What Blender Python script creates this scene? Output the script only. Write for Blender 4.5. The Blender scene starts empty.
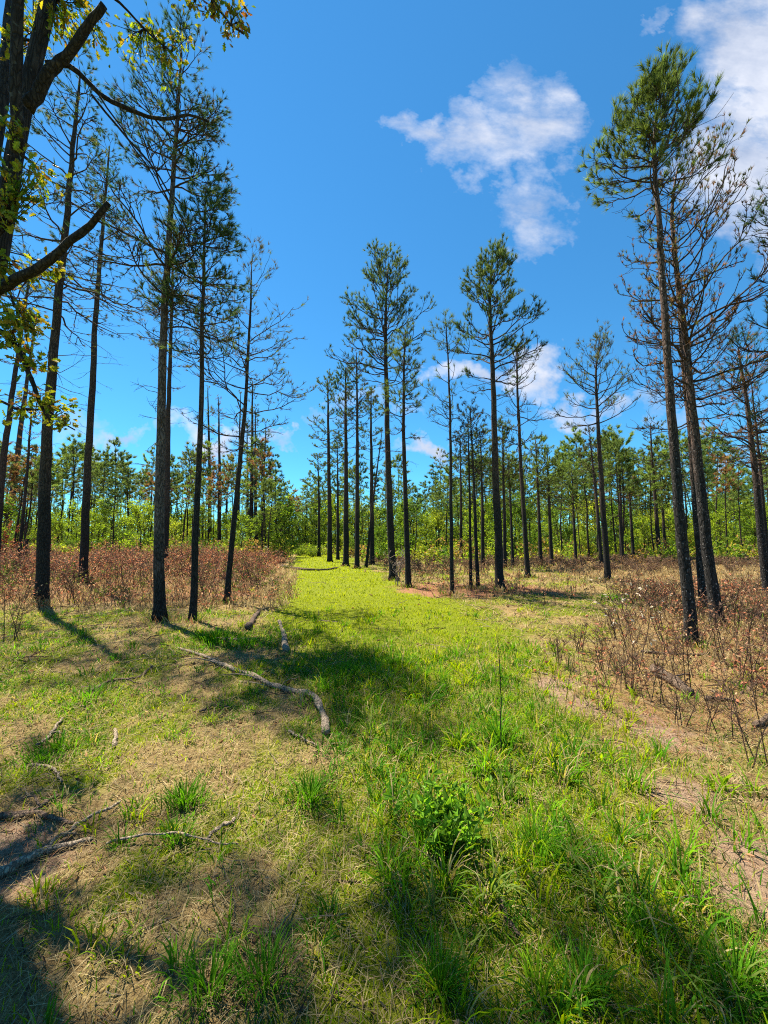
import bpy, math
import numpy as np

C = bpy.context.scene.collection
R = math.radians

# ------------------------------------------------------------------ camera and pixel helpers
CAM_H = 1.6
PITCH = R(4.75)
FOC = 13.0 / 36.0 * 1024.0
cp, sp = math.cos(PITCH), math.sin(PITCH)
cam_d = bpy.data.cameras.new('camera')
cam_d.lens = 13.0
cam_d.sensor_width = 36.0
cam_d.clip_start = 0.05
cam_d.clip_end = 3000
cam = bpy.data.objects.new('camera', cam_d)
cam.location = (0, 0, CAM_H)
cam.rotation_euler = (math.pi / 2 + PITCH, 0, 0)
C.objects.link(cam)
bpy.context.scene.camera = cam


def ray(px, py):
    dx = (px - 384.0) / FOC
    dy = (512.0 - py) / FOC
    return np.array([dx, cp - dy * sp, sp + dy * cp])


def at_ground(px, py, z=0.0):
    d = ray(px, py)
    t = (z - CAM_H) / d[2]
    return np.array([d[0] * t, d[1] * t, z])


def at_depth(px, py, Y):
    d = ray(px, py)
    t = Y / d[1]
    return np.array([d[0] * t, Y, CAM_H + d[2] * t])


def project(P):
    """world points -> pixel coordinates (used only to check what is in view)"""
    x, y, z = P[:, 0], P[:, 1], P[:, 2] - CAM_H
    zc = y * cp + z * sp
    yc = -y * sp + z * cp
    zc = np.where(zc > 0.05, zc, 0.05)
    return 384 + x / zc * FOC, 512 - yc / zc * FOC


# ------------------------------------------------------------------ noise
def _hash(ix, iy, seed):
    n = (ix.astype(np.int64) * 374761393 + iy.astype(np.int64) * 668265263 + seed * 1442695041) & 0xFFFFFFFF
    n = ((n ^ (n >> 13)) * 1274126177) & 0xFFFFFFFF
    n = n ^ (n >> 16)
    return (n & 0xFFFF) / 65535.0


def vnoise(x, y, seed=0):
    x = np.asarray(x, float); y = np.asarray(y, float)
    ix, iy = np.floor(x), np.floor(y)
    fx, fy = x - ix, y - iy
    fx = fx * fx * (3 - 2 * fx); fy = fy * fy * (3 - 2 * fy)
    a = _hash(ix, iy, seed); b = _hash(ix + 1, iy, seed)
    c = _hash(ix, iy + 1, seed); d = _hash(ix + 1, iy + 1, seed)
    return (a * (1 - fx) + b * fx) * (1 - fy) + (c * (1 - fx) + d * fx) * fy


def fbm(x, y, seed=0, o=3):
    s, a, t = 0.0, 0.5, 0.0
    for i in range(o):
        s = s + a * vnoise(np.asarray(x) * 2 ** i, np.asarray(y) * 2 ** i, seed + 17 * i)
        t += a
        a *= 0.5
    return s / t


def sstep(a, b, x):
    t = np.clip((x - a) / (b - a), 0, 1)
    return t * t * (3 - 2 * t)


def gh(x, y):
    x = np.asarray(x, float); y = np.asarray(y, float)
    r = np.sqrt(x * x + y * y)
    near = 0.10 * (fbm(x * 0.9, y * 0.9, 5, 3) - 0.5) + 0.05 * (vnoise(x * 3.1, y * 3.1, 9) - 0.5)
    far = 0.25 * (vnoise(x * 0.11, y * 0.11, 3) - 0.5)
    return near * (1 - 0.6 * sstep(8, 30, r)) + far * sstep(6, 25, r) * 0.6


# ------------------------------------------------------------------ ground cover zones
def path_c(y):
    return 1.0 - 0.215 * (y - 3.0) - 0.1 * sstep(0, 3, 3 - y)


def seg_dist(x, y, a, b):
    ax, ay = a; bx, by = b
    dx, dy = bx - ax, by - ay
    t = np.clip(((x - ax) * dx + (y - ay) * dy) / (dx * dx + dy * dy), 0, 1)
    return np.hypot(x - ax - t * dx, y - ay - t * dy)


def zone_path(x, y):
    hw = 1.15 + 1.2 * sstep(2.0, 8.0, y)
    d = np.abs(x - path_c(y)) + 0.9 * (fbm(x * 0.8, y * 0.8, 21) - 0.5)
    return 1 - sstep(hw * 0.75, hw * 1.25, d)


def zone_bare(x, y):
    d = np.minimum(seg_dist(x, y, (2.1, 4.0), (2.3, 2.9)), seg_dist(x, y, (2.25, 2.9), (2.45, 1.6)))
    d = d + 0.9 * (fbm(x * 1.9, y * 1.9, 31, 4) - 0.5)
    b = (1 - sstep(0.0, 0.80, d - 0.25 * sstep(3.4, 2.2, y))) * (0.35 + 0.65 * sstep(0.38, 0.6, fbm(x * 3.2, y * 3.2, 33)))
    d2 = np.hypot((x + 2.05) / 0.6, (y - 1.95) / 0.55) + 0.7 * (fbm(x * 2.5, y * 2.5, 32) - 0.5)
    return np.maximum(b, 0.9 * (1 - sstep(0.4, 1.1, d2)))


def zone_left(x, y):
    """mown green-and-straw ground left of the track, up to the brown brush"""
    edge = 8.8 + 1.6 * (fbm(x * 0.5, y * 0.5, 44) - 0.5)
    return (1 - sstep(edge - 0.8, edge + 0.8, y)) * (1 - sstep(-0.2, 0.9, x - path_c(y) + 1.6))


def zone_rbrush(x, y):
    d = x - (1.9 + 0.72 * np.maximum(y - 4.0, 0) - 0.55 * np.maximum(y - 13.0, 0)) + 1.2 * (fbm(x * 0.6, y * 0.6, 51) - 0.5)
    return sstep(-0.3, 0.6, d) * sstep(2.6, 3.6, y)


def zone_straw(x, y):
    """reddish pine straw under the middle stand"""
    d = np.hypot((x - 3.0) / 3.6, (y - 13.0) / 2.6) + 0.8 * (fbm(x * 0.7, y * 0.7, 61) - 0.5)
    s = 1 - sstep(0.5, 1.1, d)
    left = sstep(9.0, 10.5, y + 2.0 * (fbm(x * 0.5, y * 0.5, 44) - 0.5)) * sstep(0.3, 1.5, path_c(y) - 2.3 - x)
    return np.maximum(s, 0.75 * left)


def green_at(x, y):
    patch = fbm(x * 1.3, y * 1.3, 71, 3)
    p = zone_path(x, y)
    l = zone_left(x, y)
    far_ok = 1 - sstep(45, 60, y)
    g = 0.95 * p * (0.75 + 0.5 * (patch - 0.5))
    g = np.maximum(g, l * (0.30 + 0.70 * sstep(0.43, 0.57, patch + 0.25 * (fbm(x * 4.5, y * 4.5, 73) - 0.5))))
    rest = 0.85 * (0.3 + 0.7 * sstep(0.38, 0.6, patch))
    g = np.maximum(g, rest * (1 - 0.8 * zone_rbrush(x, y)) * (0.25 + 0.75 * sstep(-2.6, -1.2, x - path_c(y))))
    g = g * (1 - 0.93 * zone_bare(x, y)) * (1 - 0.85 * zone_straw(x, y))
    return np.clip(g * far_ok + 0.1 * (1 - far_ok), 0, 1)


# ------------------------------------------------------------------ mesh helpers
def make_mesh(name, V, polys, cols=None, matidx=None, smooth=False):
    """polys: list of (M,k) integer arrays"""
    me = bpy.data.meshes.new(name)
    V = np.ascontiguousarray(V, dtype=np.float32)
    polys = [np.asarray(p, dtype=np.int32) for p in polys if len(p)]
    loops = np.concatenate([p.ravel() for p in polys])
    totals = np.concatenate([np.full(len(p), p.shape[1], np.int32) for p in polys])
    starts = np.concatenate([[0], np.cumsum(totals)[:-1]]).astype(np.int32)
    me.vertices.add(len(V)); me.vertices.foreach_set('co', V.ravel())
    me.loops.add(len(loops)); me.loops.foreach_set('vertex_index', loops)
    me.polygons.add(len(totals))
    me.polygons.foreach_set('loop_start', starts)
    me.polygons.foreach_set('loop_total', totals)
    if matidx is not None:
        me.polygons.foreach_set('material_index', np.asarray(matidx, np.int32))
    if smooth is not False:
        sm = np.ones(len(totals), bool) if smooth is True else np.asarray(smooth, bool)
        me.polygons.foreach_set('use_smooth', sm)
    if cols is not None:
        at = me.attributes.new('col', 'FLOAT_COLOR', 'POINT')
        c4 = np.ones((len(V), 4), np.float32); c4[:, :3] = cols
        at.data.foreach_set('color', c4.ravel())
    me.update(calc_edges=True)
    return me


class Geo:
    """collects pieces that become ONE mesh"""
    def __init__(s):
        s.V, s.P, s.C, s.M, s.S, s.n = [], {}, [], {}, {}, 0

    def add(s, V, polys, col=(0.1, 0.1, 0.1), mat=0, smooth=False):
        V = np.asarray(V, np.float32).reshape(-1, 3)
        for p in polys:
            p = np.asarray(p, np.int64) + s.n
            if len(p) == 0:
                continue
            k = p.shape[1]
            s.P.setdefault(k, []).append(p)
            s.M.setdefault(k, []).append(np.full(len(p), mat, np.int32))
            s.S.setdefault(k, []).append(np.full(len(p), smooth, bool))
        c = np.asarray(col, np.float32)
        if c.ndim == 1:
            c = np.tile(c, (len(V), 1))
        s.V.append(V); s.C.append(c); s.n += len(V)

    def mesh(s, name):
        ks = sorted(s.P)
        return make_mesh(name, np.concatenate(s.V), [np.concatenate(s.P[k]) for k in ks], np.concatenate(s.C),
                         np.concatenate([np.concatenate(s.M[k]) for k in ks]),
                         np.concatenate([np.concatenate(s.S[k]) for k in ks]))

    def build(s, name, mats, parent=None):
        me = s.mesh(name)
        for m in mats:
            me.materials.append(m)
        o = bpy.data.objects.new(name, me)
        C.objects.link(o)
        if parent is not None:
            o.parent = parent
        return o


def tubes(P, Rr, sides=5, cap=False, rough=0.0, rng=None):
    """P (N,k,3) polylines, Rr (N,k) radii -> verts, quads (list)"""
    P = np.asarray(P, float); Rr = np.asarray(Rr, float)
    N, k, _ = P.shape
    T = np.gradient(P, axis=1)
    T /= np.linalg.norm(T, axis=2, keepdims=True) + 1e-9
    mean = T.mean(axis=1)
    ref = np.where(np.abs(mean[:, 2:3]) > 0.8, np.array([[1.0, 0, 0]]), np.array([[0, 0, 1.0]]))
    ref = np.repeat(ref[:, None, :], k, axis=1)
    A = np.cross(T, ref); A /= np.linalg.norm(A, axis=2, keepdims=True) + 1e-9
    B = np.cross(T, A)
    th = np.arange(sides) / sides * 2 * np.pi
    rad = np.repeat(Rr[:, :, None], sides, axis=2)
    if rough and rng is not None:
        rad = rad * (1 + rough * rng.normal(size=rad.shape))
    ring = (A[:, :, None, :] * np.cos(th)[None, None, :, None] + B[:, :, None, :] * np.sin(th)[None, None, :, None]) * rad[..., None]
    V = (P[:, :, None, :] + ring).reshape(-1, 3)
    base = (np.arange(N) * k * sides)[:, None, None] + (np.arange(k - 1) * sides)[None, :, None]
    j = np.arange(sides)[None, None, :]
    j2 = (j + 1) % sides
    Q = np.stack([base + j, base + j2, base + sides + j2, base + sides + j], axis=-1).reshape(-1, 4)
    polys = [Q]
    if cap:
        e = (np.arange(N) * k * sides)[:, None]
        polys.append(np.concatenate([e + np.arange(sides)[None, ::-1], e + (k - 1) * sides + np.arange(sides)[None, :]]))
    return V, polys


def resample(pts, n, rng=None, wob=0.0):
    pts = np.asarray(pts, float)
    m = len(pts)
    d = np.concatenate([[0], np.cumsum(np.linalg.norm(np.diff(pts, axis=0), axis=1))])
    s = np.linspace(0, d[-1], n)
    # Catmull-like smoothing: linear resample then blur
    out = np.stack([np.interp(s, d, pts[:, i]) for i in range(3)], axis=1)
    for _ in range(max(1, n // (2 * m))):
        out[1:-1] = 0.25 * out[:-2] + 0.5 * out[1:-1] + 0.25 * out[2:]
    if rng is not None and wob:
        w = rng.normal(size=(n, 3)) * wob
        w = np.cumsum(w, axis=0); w -= np.linspace(0, 1, n)[:, None] * w[-1]
        out += w
    return out


def curves(start, az, e0, e1, L, k, rng, wob=0.12, pw=1.3):
    N = len(L)
    s = (np.arange(k - 1) + 0.5) / (k - 1)
    el = e0[:, None] + (e1 - e0)[:, None] * s[None] ** pw + rng.normal(size=(N, k - 1)) * wob
    a = az[:, None] + np.cumsum(rng.normal(size=(N, k - 1)) * wob, axis=1)
    D = np.stack([np.cos(el) * np.cos(a), np.cos(el) * np.sin(a), np.sin(el)], axis=-1)
    P = np.zeros((N, k, 3)); P[:, 0] = start
    P[:, 1:] = start[:, None] + np.cumsum(D, axis=1) * (L / (k - 1))[:, None, None]
    return P


def along(P, idx, s):
    """points and directions on polylines P[idx] at parameters s"""
    k = P.shape[1]
    f = s * (k - 1)
    i = np.clip(f.astype(int), 0, k - 2)
    t = (f - i)[:, None]
    a, b = P[idx, i], P[idx, i + 1]
    d = b - a
    d /= np.linalg.norm(d, axis=1, keepdims=True) + 1e-9
    return a * (1 - t) + b * t, d


def azel(d):
    return np.arctan2(d[:, 1], d[:, 0]), np.arcsin(np.clip(d[:, 2], -1, 1))


def tufts(pos, d, n, ln, w, spread, rng, col, droop=0.0, cvar=0.25):
    """needle tufts: n thin triangles per tuft"""
    M = len(pos)
    r = rng.normal(size=(M, n, 3)); r /= np.linalg.norm(r, axis=2, keepdims=True)
    dd = d[:, None, :] * 1.0 + r * spread
    dd[..., 2] -= droop
    dd /= np.linalg.norm(dd, axis=2, keepdims=True) + 1e-9
    l = ln * rng.uniform(0.65, 1.15, (M, n, 1))
    p0 = pos[:, None, :] - d[:, None, :] * rng.uniform(0, 0.45, (M, n, 1)) * ln
    q = rng.normal(size=(M, n, 3))
    side = np.cross(dd, q); side /= np.linalg.norm(side, axis=2, keepdims=True) + 1e-9
    V = np.stack([p0 - side * w / 2, p0 + side * w / 2, p0 + dd * l], axis=2).reshape(-1, 3)
    F = np.arange(M * n * 3).reshape(-1, 3)
    col = np.asarray(col, float)
    if col.ndim == 1:
        col = np.tile(col, (M, 1))
    c = col[:, None, :] * (1 + cvar * rng.normal(size=(M, 1, 1))) * (1 + 0.15 * rng.normal(size=(M, n, 1)))
    c = np.clip(c, 0.004, 0.9)
    return V, F, np.repeat(c.reshape(-1, 3), 3, axis=0)


# leaf outlines in a unit frame: x along, y across
OAK = np.array([(0, 0), (.16, .05), (.27, .20), (.36, .10), (.50, .30), (.60, .14), (.74, .27), (.86, .12), (1, 0)])
OVAL = np.array([(0, 0), (.2, .16), (.5, .24), (.8, .13), (1, 0)])
RHOMB = np.array([(0, 0), (.45, .30), (1, 0)])


def leaves(pos, d, size, rng, col, outline=OAK, cvar=0.25, fold=0.25, curl=0.2):
    """flat folded leaves; each leaf = two half blades"""
    M = len(pos)
    d = d / (np.linalg.norm(d, axis=1, keepdims=True) + 1e-9)
    q = rng.normal(size=(M, 3)); q[:, 2] *= 0.6
    side = np.cross(d, q); side /= np.linalg.norm(side, axis=1, keepdims=True) + 1e-9
    nrm = np.cross(side, d)
    sz = np.asarray(size * rng.uniform(0.55, 1.3, M))[:, None, None]
    m = len(outline)
    x, y = outline[:, 0], outline[:, 1]
    up = np.stack([x, y, y * fold - curl * x * x], 1)
    dn = np.stack([x[::-1][1:-1], -y[::-1][1:-1], (y * fold - curl * x * x)[::-1][1:-1]], 1)
    loc = np.concatenate([up, dn])                      # closed outline, 2m-2 points
    W = loc[None, :, 0:1] * d[:, None] + loc[None, :, 1:2] * side[:, None] + loc[None, :, 2:3] * nrm[:, None]
    V = (pos[:, None] + W * sz).reshape(-1, 3)
    n = len(loc)
    b = (np.arange(M) * n)[:, None]
    f1 = b + np.arange(m)[None]
    f2 = b + np.concatenate([[0], np.arange(m - 1, n)])[None]
    col = np.asarray(col, float)
    if col.ndim == 1:
        col = np.tile(col, (M, 1))
    c = np.clip(col * (1 + cvar * rng.normal(size=(M, 1))), 0.004, 0.9)
    return V, [f1, f2], np.repeat(c, n, axis=0)


def blades(pos, h, w, az, t0, t1, col, rng, k=4, tip=None):
    """grass blades bending from tilt t0 to t1; col (N,3)"""
    N = len(pos)
    s = (np.arange(k - 1) + 0.5) / (k - 1)
    th = t0[:, None] + (t1 - t0)[:, None] * s[None] ** 1.4
    D = np.stack([np.sin(th) * np.cos(az)[:, None], np.sin(th) * np.sin(az)[:, None], np.cos(th)], -1)
    P = np.zeros((N, k, 3)); P[:, 0] = pos
    P[:, 1:] = pos[:, None] + np.cumsum(D, 1) * (h / (k - 1))[:, None, None]
    fa = az + np.pi / 2 + rng.normal(size=N) * 0.5
    S = np.stack([np.cos(fa), np.sin(fa), np.zeros(N)], 1)
    prof = np.array([0.75, 1.0, 0.75, 0.5])[:k - 1] if k > 3 else np.array([0.9, 0.8])
    Wd = w[:, None] * prof[None] / 2
    A = P[:, :k - 1] - S[:, None] * Wd[..., None]
    B = P[:, :k - 1] + S[:, None] * Wd[..., None]
    V = np.concatenate([np.stack([A, B], 2).reshape(N, -1, 3), P[:, k - 1:]], 1)
    n = 2 * (k - 1) + 1
    b = (np.arange(N) * n)[:, None]
    Q = np.concatenate([b + np.array([[2 * i, 2 * i + 1, 2 * i + 3, 2 * i + 2]]) for i in range(k - 2)])
    T = b + np.array([[2 * (k - 2), 2 * (k - 2) + 1, n - 1]])
    c = np.repeat(col[:, None], n, 1)
    if tip is not None:
        c[:, -1] = c[:, -1] * 0.4 + tip * 0.6
    return V.reshape(-1, 3), [Q, T], c.reshape(-1, 3)


# ------------------------------------------------------------------ materials
def nodes_of(name):
    m = bpy.data.materials.new(name)
    m.use_nodes = True
    nt = m.node_tree
    nt.nodes.clear()
    return m, nt


def N(nt, t, **kw):
    n = nt.nodes.new(t)
    for k, v in kw.items():
        if k in n.inputs:
            n.inputs[k].default_value = v
        else:
            setattr(n, k, v)
    return n


def ramp(nt, pts):
    n = nt.nodes.new('ShaderNodeValToRGB')
    el = n.color_ramp.elements
    while len(el) < len(pts):
        el.new(0.5)
    for e, (p, c) in zip(el, pts):
        e.position = p
        e.color = (c[0], c[1], c[2], 1)
    return n


def mixc(nt, fac, a, b, mode='MIX'):
    n = nt.nodes.new('ShaderNodeMix')
    n.data_type = 'RGBA'; n.blend_type = mode; n.clamp_factor = True
    for idx, v in ((0, fac), (6, a), (7, b)):
        if hasattr(v, 'is_output'):
            nt.links.new(v, n.inputs[idx])
        else:
            n.inputs[idx].default_value = v if idx == 0 else (v[0], v[1], v[2], 1)
    return n.outputs[2]


def leafy(name, trans=0.5, rough=0.55, boost=(1, 1, 1), spec=0.25):
    """per-vertex coloured foliage that lets light through"""
    m, nt = nodes_of(name)
    a = N(nt, 'ShaderNodeAttribute', attribute_name='col')
    tc = N(nt, 'ShaderNodeTexCoord')
    nz = N(nt, 'ShaderNodeTexNoise', Scale=60.0, Detail=2.0)
    nt.links.new(tc.outputs['Object'], nz.inputs['Vector'])
    rp = ramp(nt, [(0.3, (0.72, 0.72, 0.72)), (0.7, (1.25, 1.25, 1.2))])
    nt.links.new(nz.outputs['Fac'], rp.inputs['Fac'])
    col = mixc(nt, 1.0, a.outputs['Color'], rp.outputs['Color'], 'MULTIPLY')
    p = N(nt, 'ShaderNodeBsdfPrincipled', Roughness=rough)
    p.inputs['Specular IOR Level'].default_value = spec
    nt.links.new(col, p.inputs['Base Color'])
    t = N(nt, 'ShaderNodeBsdfTranslucent')
    tcol = mixc(nt, 1.0, col, boost, 'MULTIPLY')
    nt.links.new(tcol, t.inputs['Color'])
    mx = N(nt, 'ShaderNodeMixShader', Fac=trans)
    nt.links.new(p.outputs[0], mx.inputs[1]); nt.links.new(t.outputs[0], mx.inputs[2])
    o = N(nt, 'ShaderNodeOutputMaterial')
    nt.links.new(mx.outputs[0], o.inputs['Surface'])
    return m


def bark(name, dark, light, scale=9.0, char=0.0, lichen=None, stretch=0.28, bump=0.6):
    m, nt = nodes_of(name)
    tc = N(nt, 'ShaderNodeTexCoord')
    mp = N(nt, 'ShaderNodeMapping'); mp.inputs['Scale'].default_value = (1, 1, stretch)
    nt.links.new(tc.outputs['Object'], mp.inputs['Vector'])
    nz0 = N(nt, 'ShaderNodeTexNoise', Scale=scale * 0.8, Detail=3.0)
    nt.links.new(mp.outputs[0], nz0.inputs['Vector'])
    wv = N(nt, 'ShaderNodeVectorMath', operation='MULTIPLY_ADD')
    wv.inputs[1].default_value = (0.16, 0.16, 0.16)
    nt.links.new(nz0.outputs['Color'], wv.inputs[0]); nt.links.new(mp.outputs[0], wv.inputs[2])
    vo = N(nt, 'ShaderNodeTexVoronoi', feature='DISTANCE_TO_EDGE', Scale=scale * 3.4)
    nt.links.new(wv.outputs[0], vo.inputs['Vector'])
    vc = N(nt, 'ShaderNodeTexNoise', Scale=scale * 2.6, Detail=4.0, Roughness=0.7)
    nt.links.new(wv.outputs[0], vc.inputs['Vector'])
    nz = N(nt, 'ShaderNodeTexNoise', Scale=scale * 5, Detail=6.0, Roughness=0.7)
    nt.links.new(mp.outputs[0], nz.inputs['Vector'])
    re = ramp(nt, [(0.0, (0.15, 0.15, 0.15)), (0.16, (1, 1, 1))])
    nt.links.new(vo.outputs['Distance'], re.inputs['Fac'])
    plate = mixc(nt, nz.outputs['Fac'], [c * 0.55 for c in light], [c * 1.25 for c in light])
    rv = ramp(nt, [(0.3, (0.35, 0.35, 0.35)), (0.7, (1.4, 1.35, 1.3))])
    nt.links.new(vc.outputs['Fac'], rv.inputs['Fac'])
    plate = mixc(nt, 1.0, plate, rv.outputs['Color'], 'MULTIPLY')
    col = mixc(nt, re.outputs['Color'], dark, plate)
    big = N(nt, 'ShaderNodeTexNoise', Scale=1.4, Detail=4.0)
    nt.links.new(tc.outputs['Object'], big.inputs['Vector'])
    if char > 0:
        # fire char: blackened patches that climb the trunk unevenly
        sx = N(nt, 'ShaderNodeSeparateXYZ'); nt.links.new(tc.outputs['Object'], sx.inputs[0])
        ma = N(nt, 'ShaderNodeMath', operation='MULTIPLY_ADD'); ma.inputs[1].default_value = -4.0
        nt.links.new(big.outputs['Fac'], ma.inputs[0]); nt.links.new(sx.outputs['Z'], ma.inputs[2])
        rc = ramp(nt, [(0.0, (1, 1, 1)), (1.0, (0, 0, 0))])
        mm = N(nt, 'ShaderNodeMapRange'); mm.inputs['From Min'].default_value = char - 2.6
        mm.inputs['From Max'].default_value = char - 1.2
        nt.links.new(ma.outputs[0], mm.inputs['Value']); nt.links.new(mm.outputs[0], rc.inputs['Fac'])
        coal = mixc(nt, nz.outputs['Fac'], (0.004, 0.004, 0.004), (0.055, 0.05, 0.047))
        coal = mixc(nt, re.outputs['Color'], (0.003, 0.003, 0.003), coal)
        col = mixc(nt, rc.outputs['Color'], col, coal)
    if lichen is not None:
        rl = ramp(nt, [(0.62, (0, 0, 0)), (0.72, (1, 1, 1))])
        nl = N(nt, 'ShaderNodeTexNoise', Scale=scale * 3.2, Detail=3.0)
        nt.links.new(tc.outputs['Object'], nl.inputs['Vector'])
        nt.links.new(nl.outputs['Fac'], rl.inputs['Fac'])
        lm = N(nt, 'ShaderNodeMath', operation='MULTIPLY'); lm.inputs[1].default_value = 0.75
        nt.links.new(rl.outputs['Color'], lm.inputs[0])
        col = mixc(nt, lm.outputs[0], col, lichen)
    p = N(nt, 'ShaderNodeBsdfPrincipled', Roughness=0.92)
    p.inputs['Specular IOR Level'].default_value = 0.15
    nt.links.new(col, p.inputs['Base Color'])
    hh = N(nt, 'ShaderNodeMath', operation='MULTIPLY_ADD'); hh.inputs[1].default_value = 0.5
    nt.links.new(nz.outputs['Fac'], hh.inputs[0]); nt.links.new(re.outputs['Color'], hh.inputs[2])
    bp = N(nt, 'ShaderNodeBump', Strength=bump, Distance=0.02)
    nt.links.new(hh.outputs[0], bp.inputs['Height']); nt.links.new(bp.outputs[0], p.inputs['Normal'])
    o = N(nt, 'ShaderNodeOutputMaterial')
    nt.links.new(p.outputs[0], o.inputs['Surface'])
    return m


def ground_mat():
    m, nt = nodes_of('ground_litter')
    tc = N(nt, 'ShaderNodeTexCoord')
    at = N(nt, 'ShaderNodeAttribute', attribute_name='col')
    sx = N(nt, 'ShaderNodeSeparateColor'); nt.links.new(at.outputs['Color'], sx.inputs[0])

    def noise(sc, det=4.0, rough=0.6, sy=None):
        n = N(nt, 'ShaderNodeTexNoise', Scale=sc, Detail=det, Roughness=rough)
        nt.links.new(tc.outputs['Object'], n.inputs['Vector'])
        return n.outputs['Fac']
    n1, n2, n3, n4 = noise(1.3), noise(9.0, 5), noise(60.0, 5, 0.75), noise(220.0, 3)
    # dead grass and straw
    r1 = ramp(nt, [(0.25, (0.10, 0.07, 0.04)), (0.45, (0.26, 0.19, 0.085)), (0.62, (0.40, 0.31, 0.15)), (0.8, (0.50, 0.41, 0.22))])
    nt.links.new(n3, r1.inputs['Fac'])
    r2 = ramp(nt, [(0.3, (0.62, 0.55, 0.48)), (0.7, (1.05, 1.02, 0.95))])
    nt.links.new(n2, r2.inputs['Fac'])
    straw = mixc(nt, 1.0, r1.outputs['Color'], r2.outputs['Color'], 'MULTIPLY')
    # low moss-green
    r3 = ramp(nt, [(0.3, (0.06, 0.085, 0.006)), (0.55, (0.17, 0.20, 0.010)), (0.75, (0.30, 0.30, 0.022))])
    nt.links.new(n3, r3.inputs['Fac'])
    # bare sandy soil
    r4 = ramp(nt, [(0.25, (0.10, 0.06, 0.038)), (0.5, (0.29, 0.195, 0.13)), (0.75, (0.42, 0.31, 0.22))])
    nt.links.new(n3, r4.inputs['Fac'])
    # red-brown pine straw
    r5 = ramp(nt, [(0.25, (0.09, 0.04, 0.025)), (0.5, (0.27, 0.13, 0.07)), (0.75, (0.42, 0.24, 0.14))])
    nt.links.new(n3, r5.inputs['Fac'])

    def mask(chan, nz, amt=0.5):
        a = N(nt, 'ShaderNodeMath', operation='MULTIPLY_ADD'); a.inputs[1].default_value = amt
        b = N(nt, 'ShaderNodeMath', operation='SUBTRACT'); b.inputs[1].default_value = amt * 0.5
        nt.links.new(nz, a.inputs[0]); nt.links.new(chan, a.inputs[2]); nt.links.new(a.outputs[0], b.inputs[0])
        r = ramp(nt, [(0.3, (0, 0, 0)), (0.7, (1, 1, 1))])
        nt.links.new(b.outputs[0], r.inputs['Fac'])
        return r.outputs['Color']
    col = mixc(nt, mask(sx.outputs[0], n2, 0.8), straw, r3.outputs['Color'])
    col = mixc(nt, mask(sx.outputs[1], n2, 0.6), col, r4.outputs['Color'])
    col = mixc(nt, mask(sx.outputs[2], n2, 0.6), col, r5.outputs['Color'])
    r6 = ramp(nt, [(0.35, (0.6, 0.6, 0.6)), (0.65, (1.15, 1.15, 1.15))])
    nt.links.new(n4, r6.inputs['Fac'])
    col = mixc(nt, 1.0, col, r6.outputs['Color'], 'MULTIPLY')
    p = N(nt, 'ShaderNodeBsdfPrincipled', Roughness=0.95)
    p.inputs['Specular IOR Level'].default_value = 0.1
    nt.links.new(col, p.inputs['Base Color'])
    hs = N(nt, 'ShaderNodeMath', operation='MULTIPLY_ADD'); hs.inputs[1].default_value = 0.4
    nt.links.new(n4, hs.inputs[0]); nt.links.new(n3, hs.inputs[2])
    bp = N(nt, 'ShaderNodeBump', Strength=0.9, Distance=0.03)
    nt.links.new(hs.outputs[0], bp.inputs['Height']); nt.links.new(bp.outputs[0], p.inputs['Normal'])
    o = N(nt, 'ShaderNodeOutputMaterial')
    nt.links.new(p.outputs[0], o.inputs['Surface'])
    return m


M_GROUND = ground_mat()
M_BARK = bark('scorched_pine_bark', (0.007, 0.006, 0.0055), (0.085, 0.064, 0.054), 9.0, char=3.0)
M_BARK_GREY = bark('grey_pine_bark', (0.010, 0.009, 0.008), (0.15, 0.118, 0.105), 8.0, char=1.4)
M_BARK_RED = bark('flaky_pine_bark', (0.006, 0.005, 0.004), (0.12, 0.078, 0.062), 8.0, char=3.4, lichen=(0.34, 0.31, 0.30))
M_BARK_FAR = bark('slim_pine_bark', (0.014, 0.011, 0.009), (0.055, 0.042, 0.034), 7.0, char=2.5)
M_TWIG = bark('twig_bark', (0.025, 0.018, 0.014), (0.075, 0.055, 0.045), 14.0)
M_OAK = bark('oak_bark', (0.007, 0.006, 0.006), (0.036, 0.031, 0.028), 8.0, lichen=(0.075, 0.075, 0.07), bump=0.6, stretch=0.16)
M_DEAD = bark('weathered_wood', (0.07, 0.055, 0.04), (0.36, 0.29, 0.215), 14.0, stretch=0.6)
M_DEADDARK = bark('rotten_wood', (0.03, 0.022, 0.017), (0.16, 0.115, 0.085), 13.0)
M_NEEDLE = leafy('pine_needles', 0.42, 0.7, (1.15, 1.2, 0.7), 0.06)
M_LEAF = leafy('broad_leaves', 0.55, 0.5, (1.5, 1.35, 0.5), 0.15)
M_GRASS = leafy('grass_blades', 0.5, 0.6, (1.35, 1.3, 0.4), 0.03)
M_DRY = leafy('dry_stems', 0.42, 0.8, (1.1, 1.0, 0.8), 0.1)


# ------------------------------------------------------------------ tagging
def tag(o, label=None, cat=None, group=None, kind=None):
    if label: o['label'] = label
    if cat: o['category'] = cat
    if group: o['group'] = group
    if kind: o['kind'] = kind
    return o


def empty(name, loc):
    o = bpy.data.objects.new(name, None)
    o.empty_display_size = 0.2
    o.location = loc
    C.objects.link(o)
    return o


def copy_tree(o):
    c = o.copy(); C.objects.link(c)
    for ch in o.children:
        d = ch.copy(); C.objects.link(d); d.parent = c
        for g in ch.children:
            e = g.copy(); C.objects.link(e); e.parent = d
    return c


# ------------------------------------------------------------------ ground
def axis(limits):
    out = []
    for a, b, st in limits:
        out.append(np.arange(a, b, st))
    return np.unique(np.round(np.concatenate(out), 4))


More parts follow.
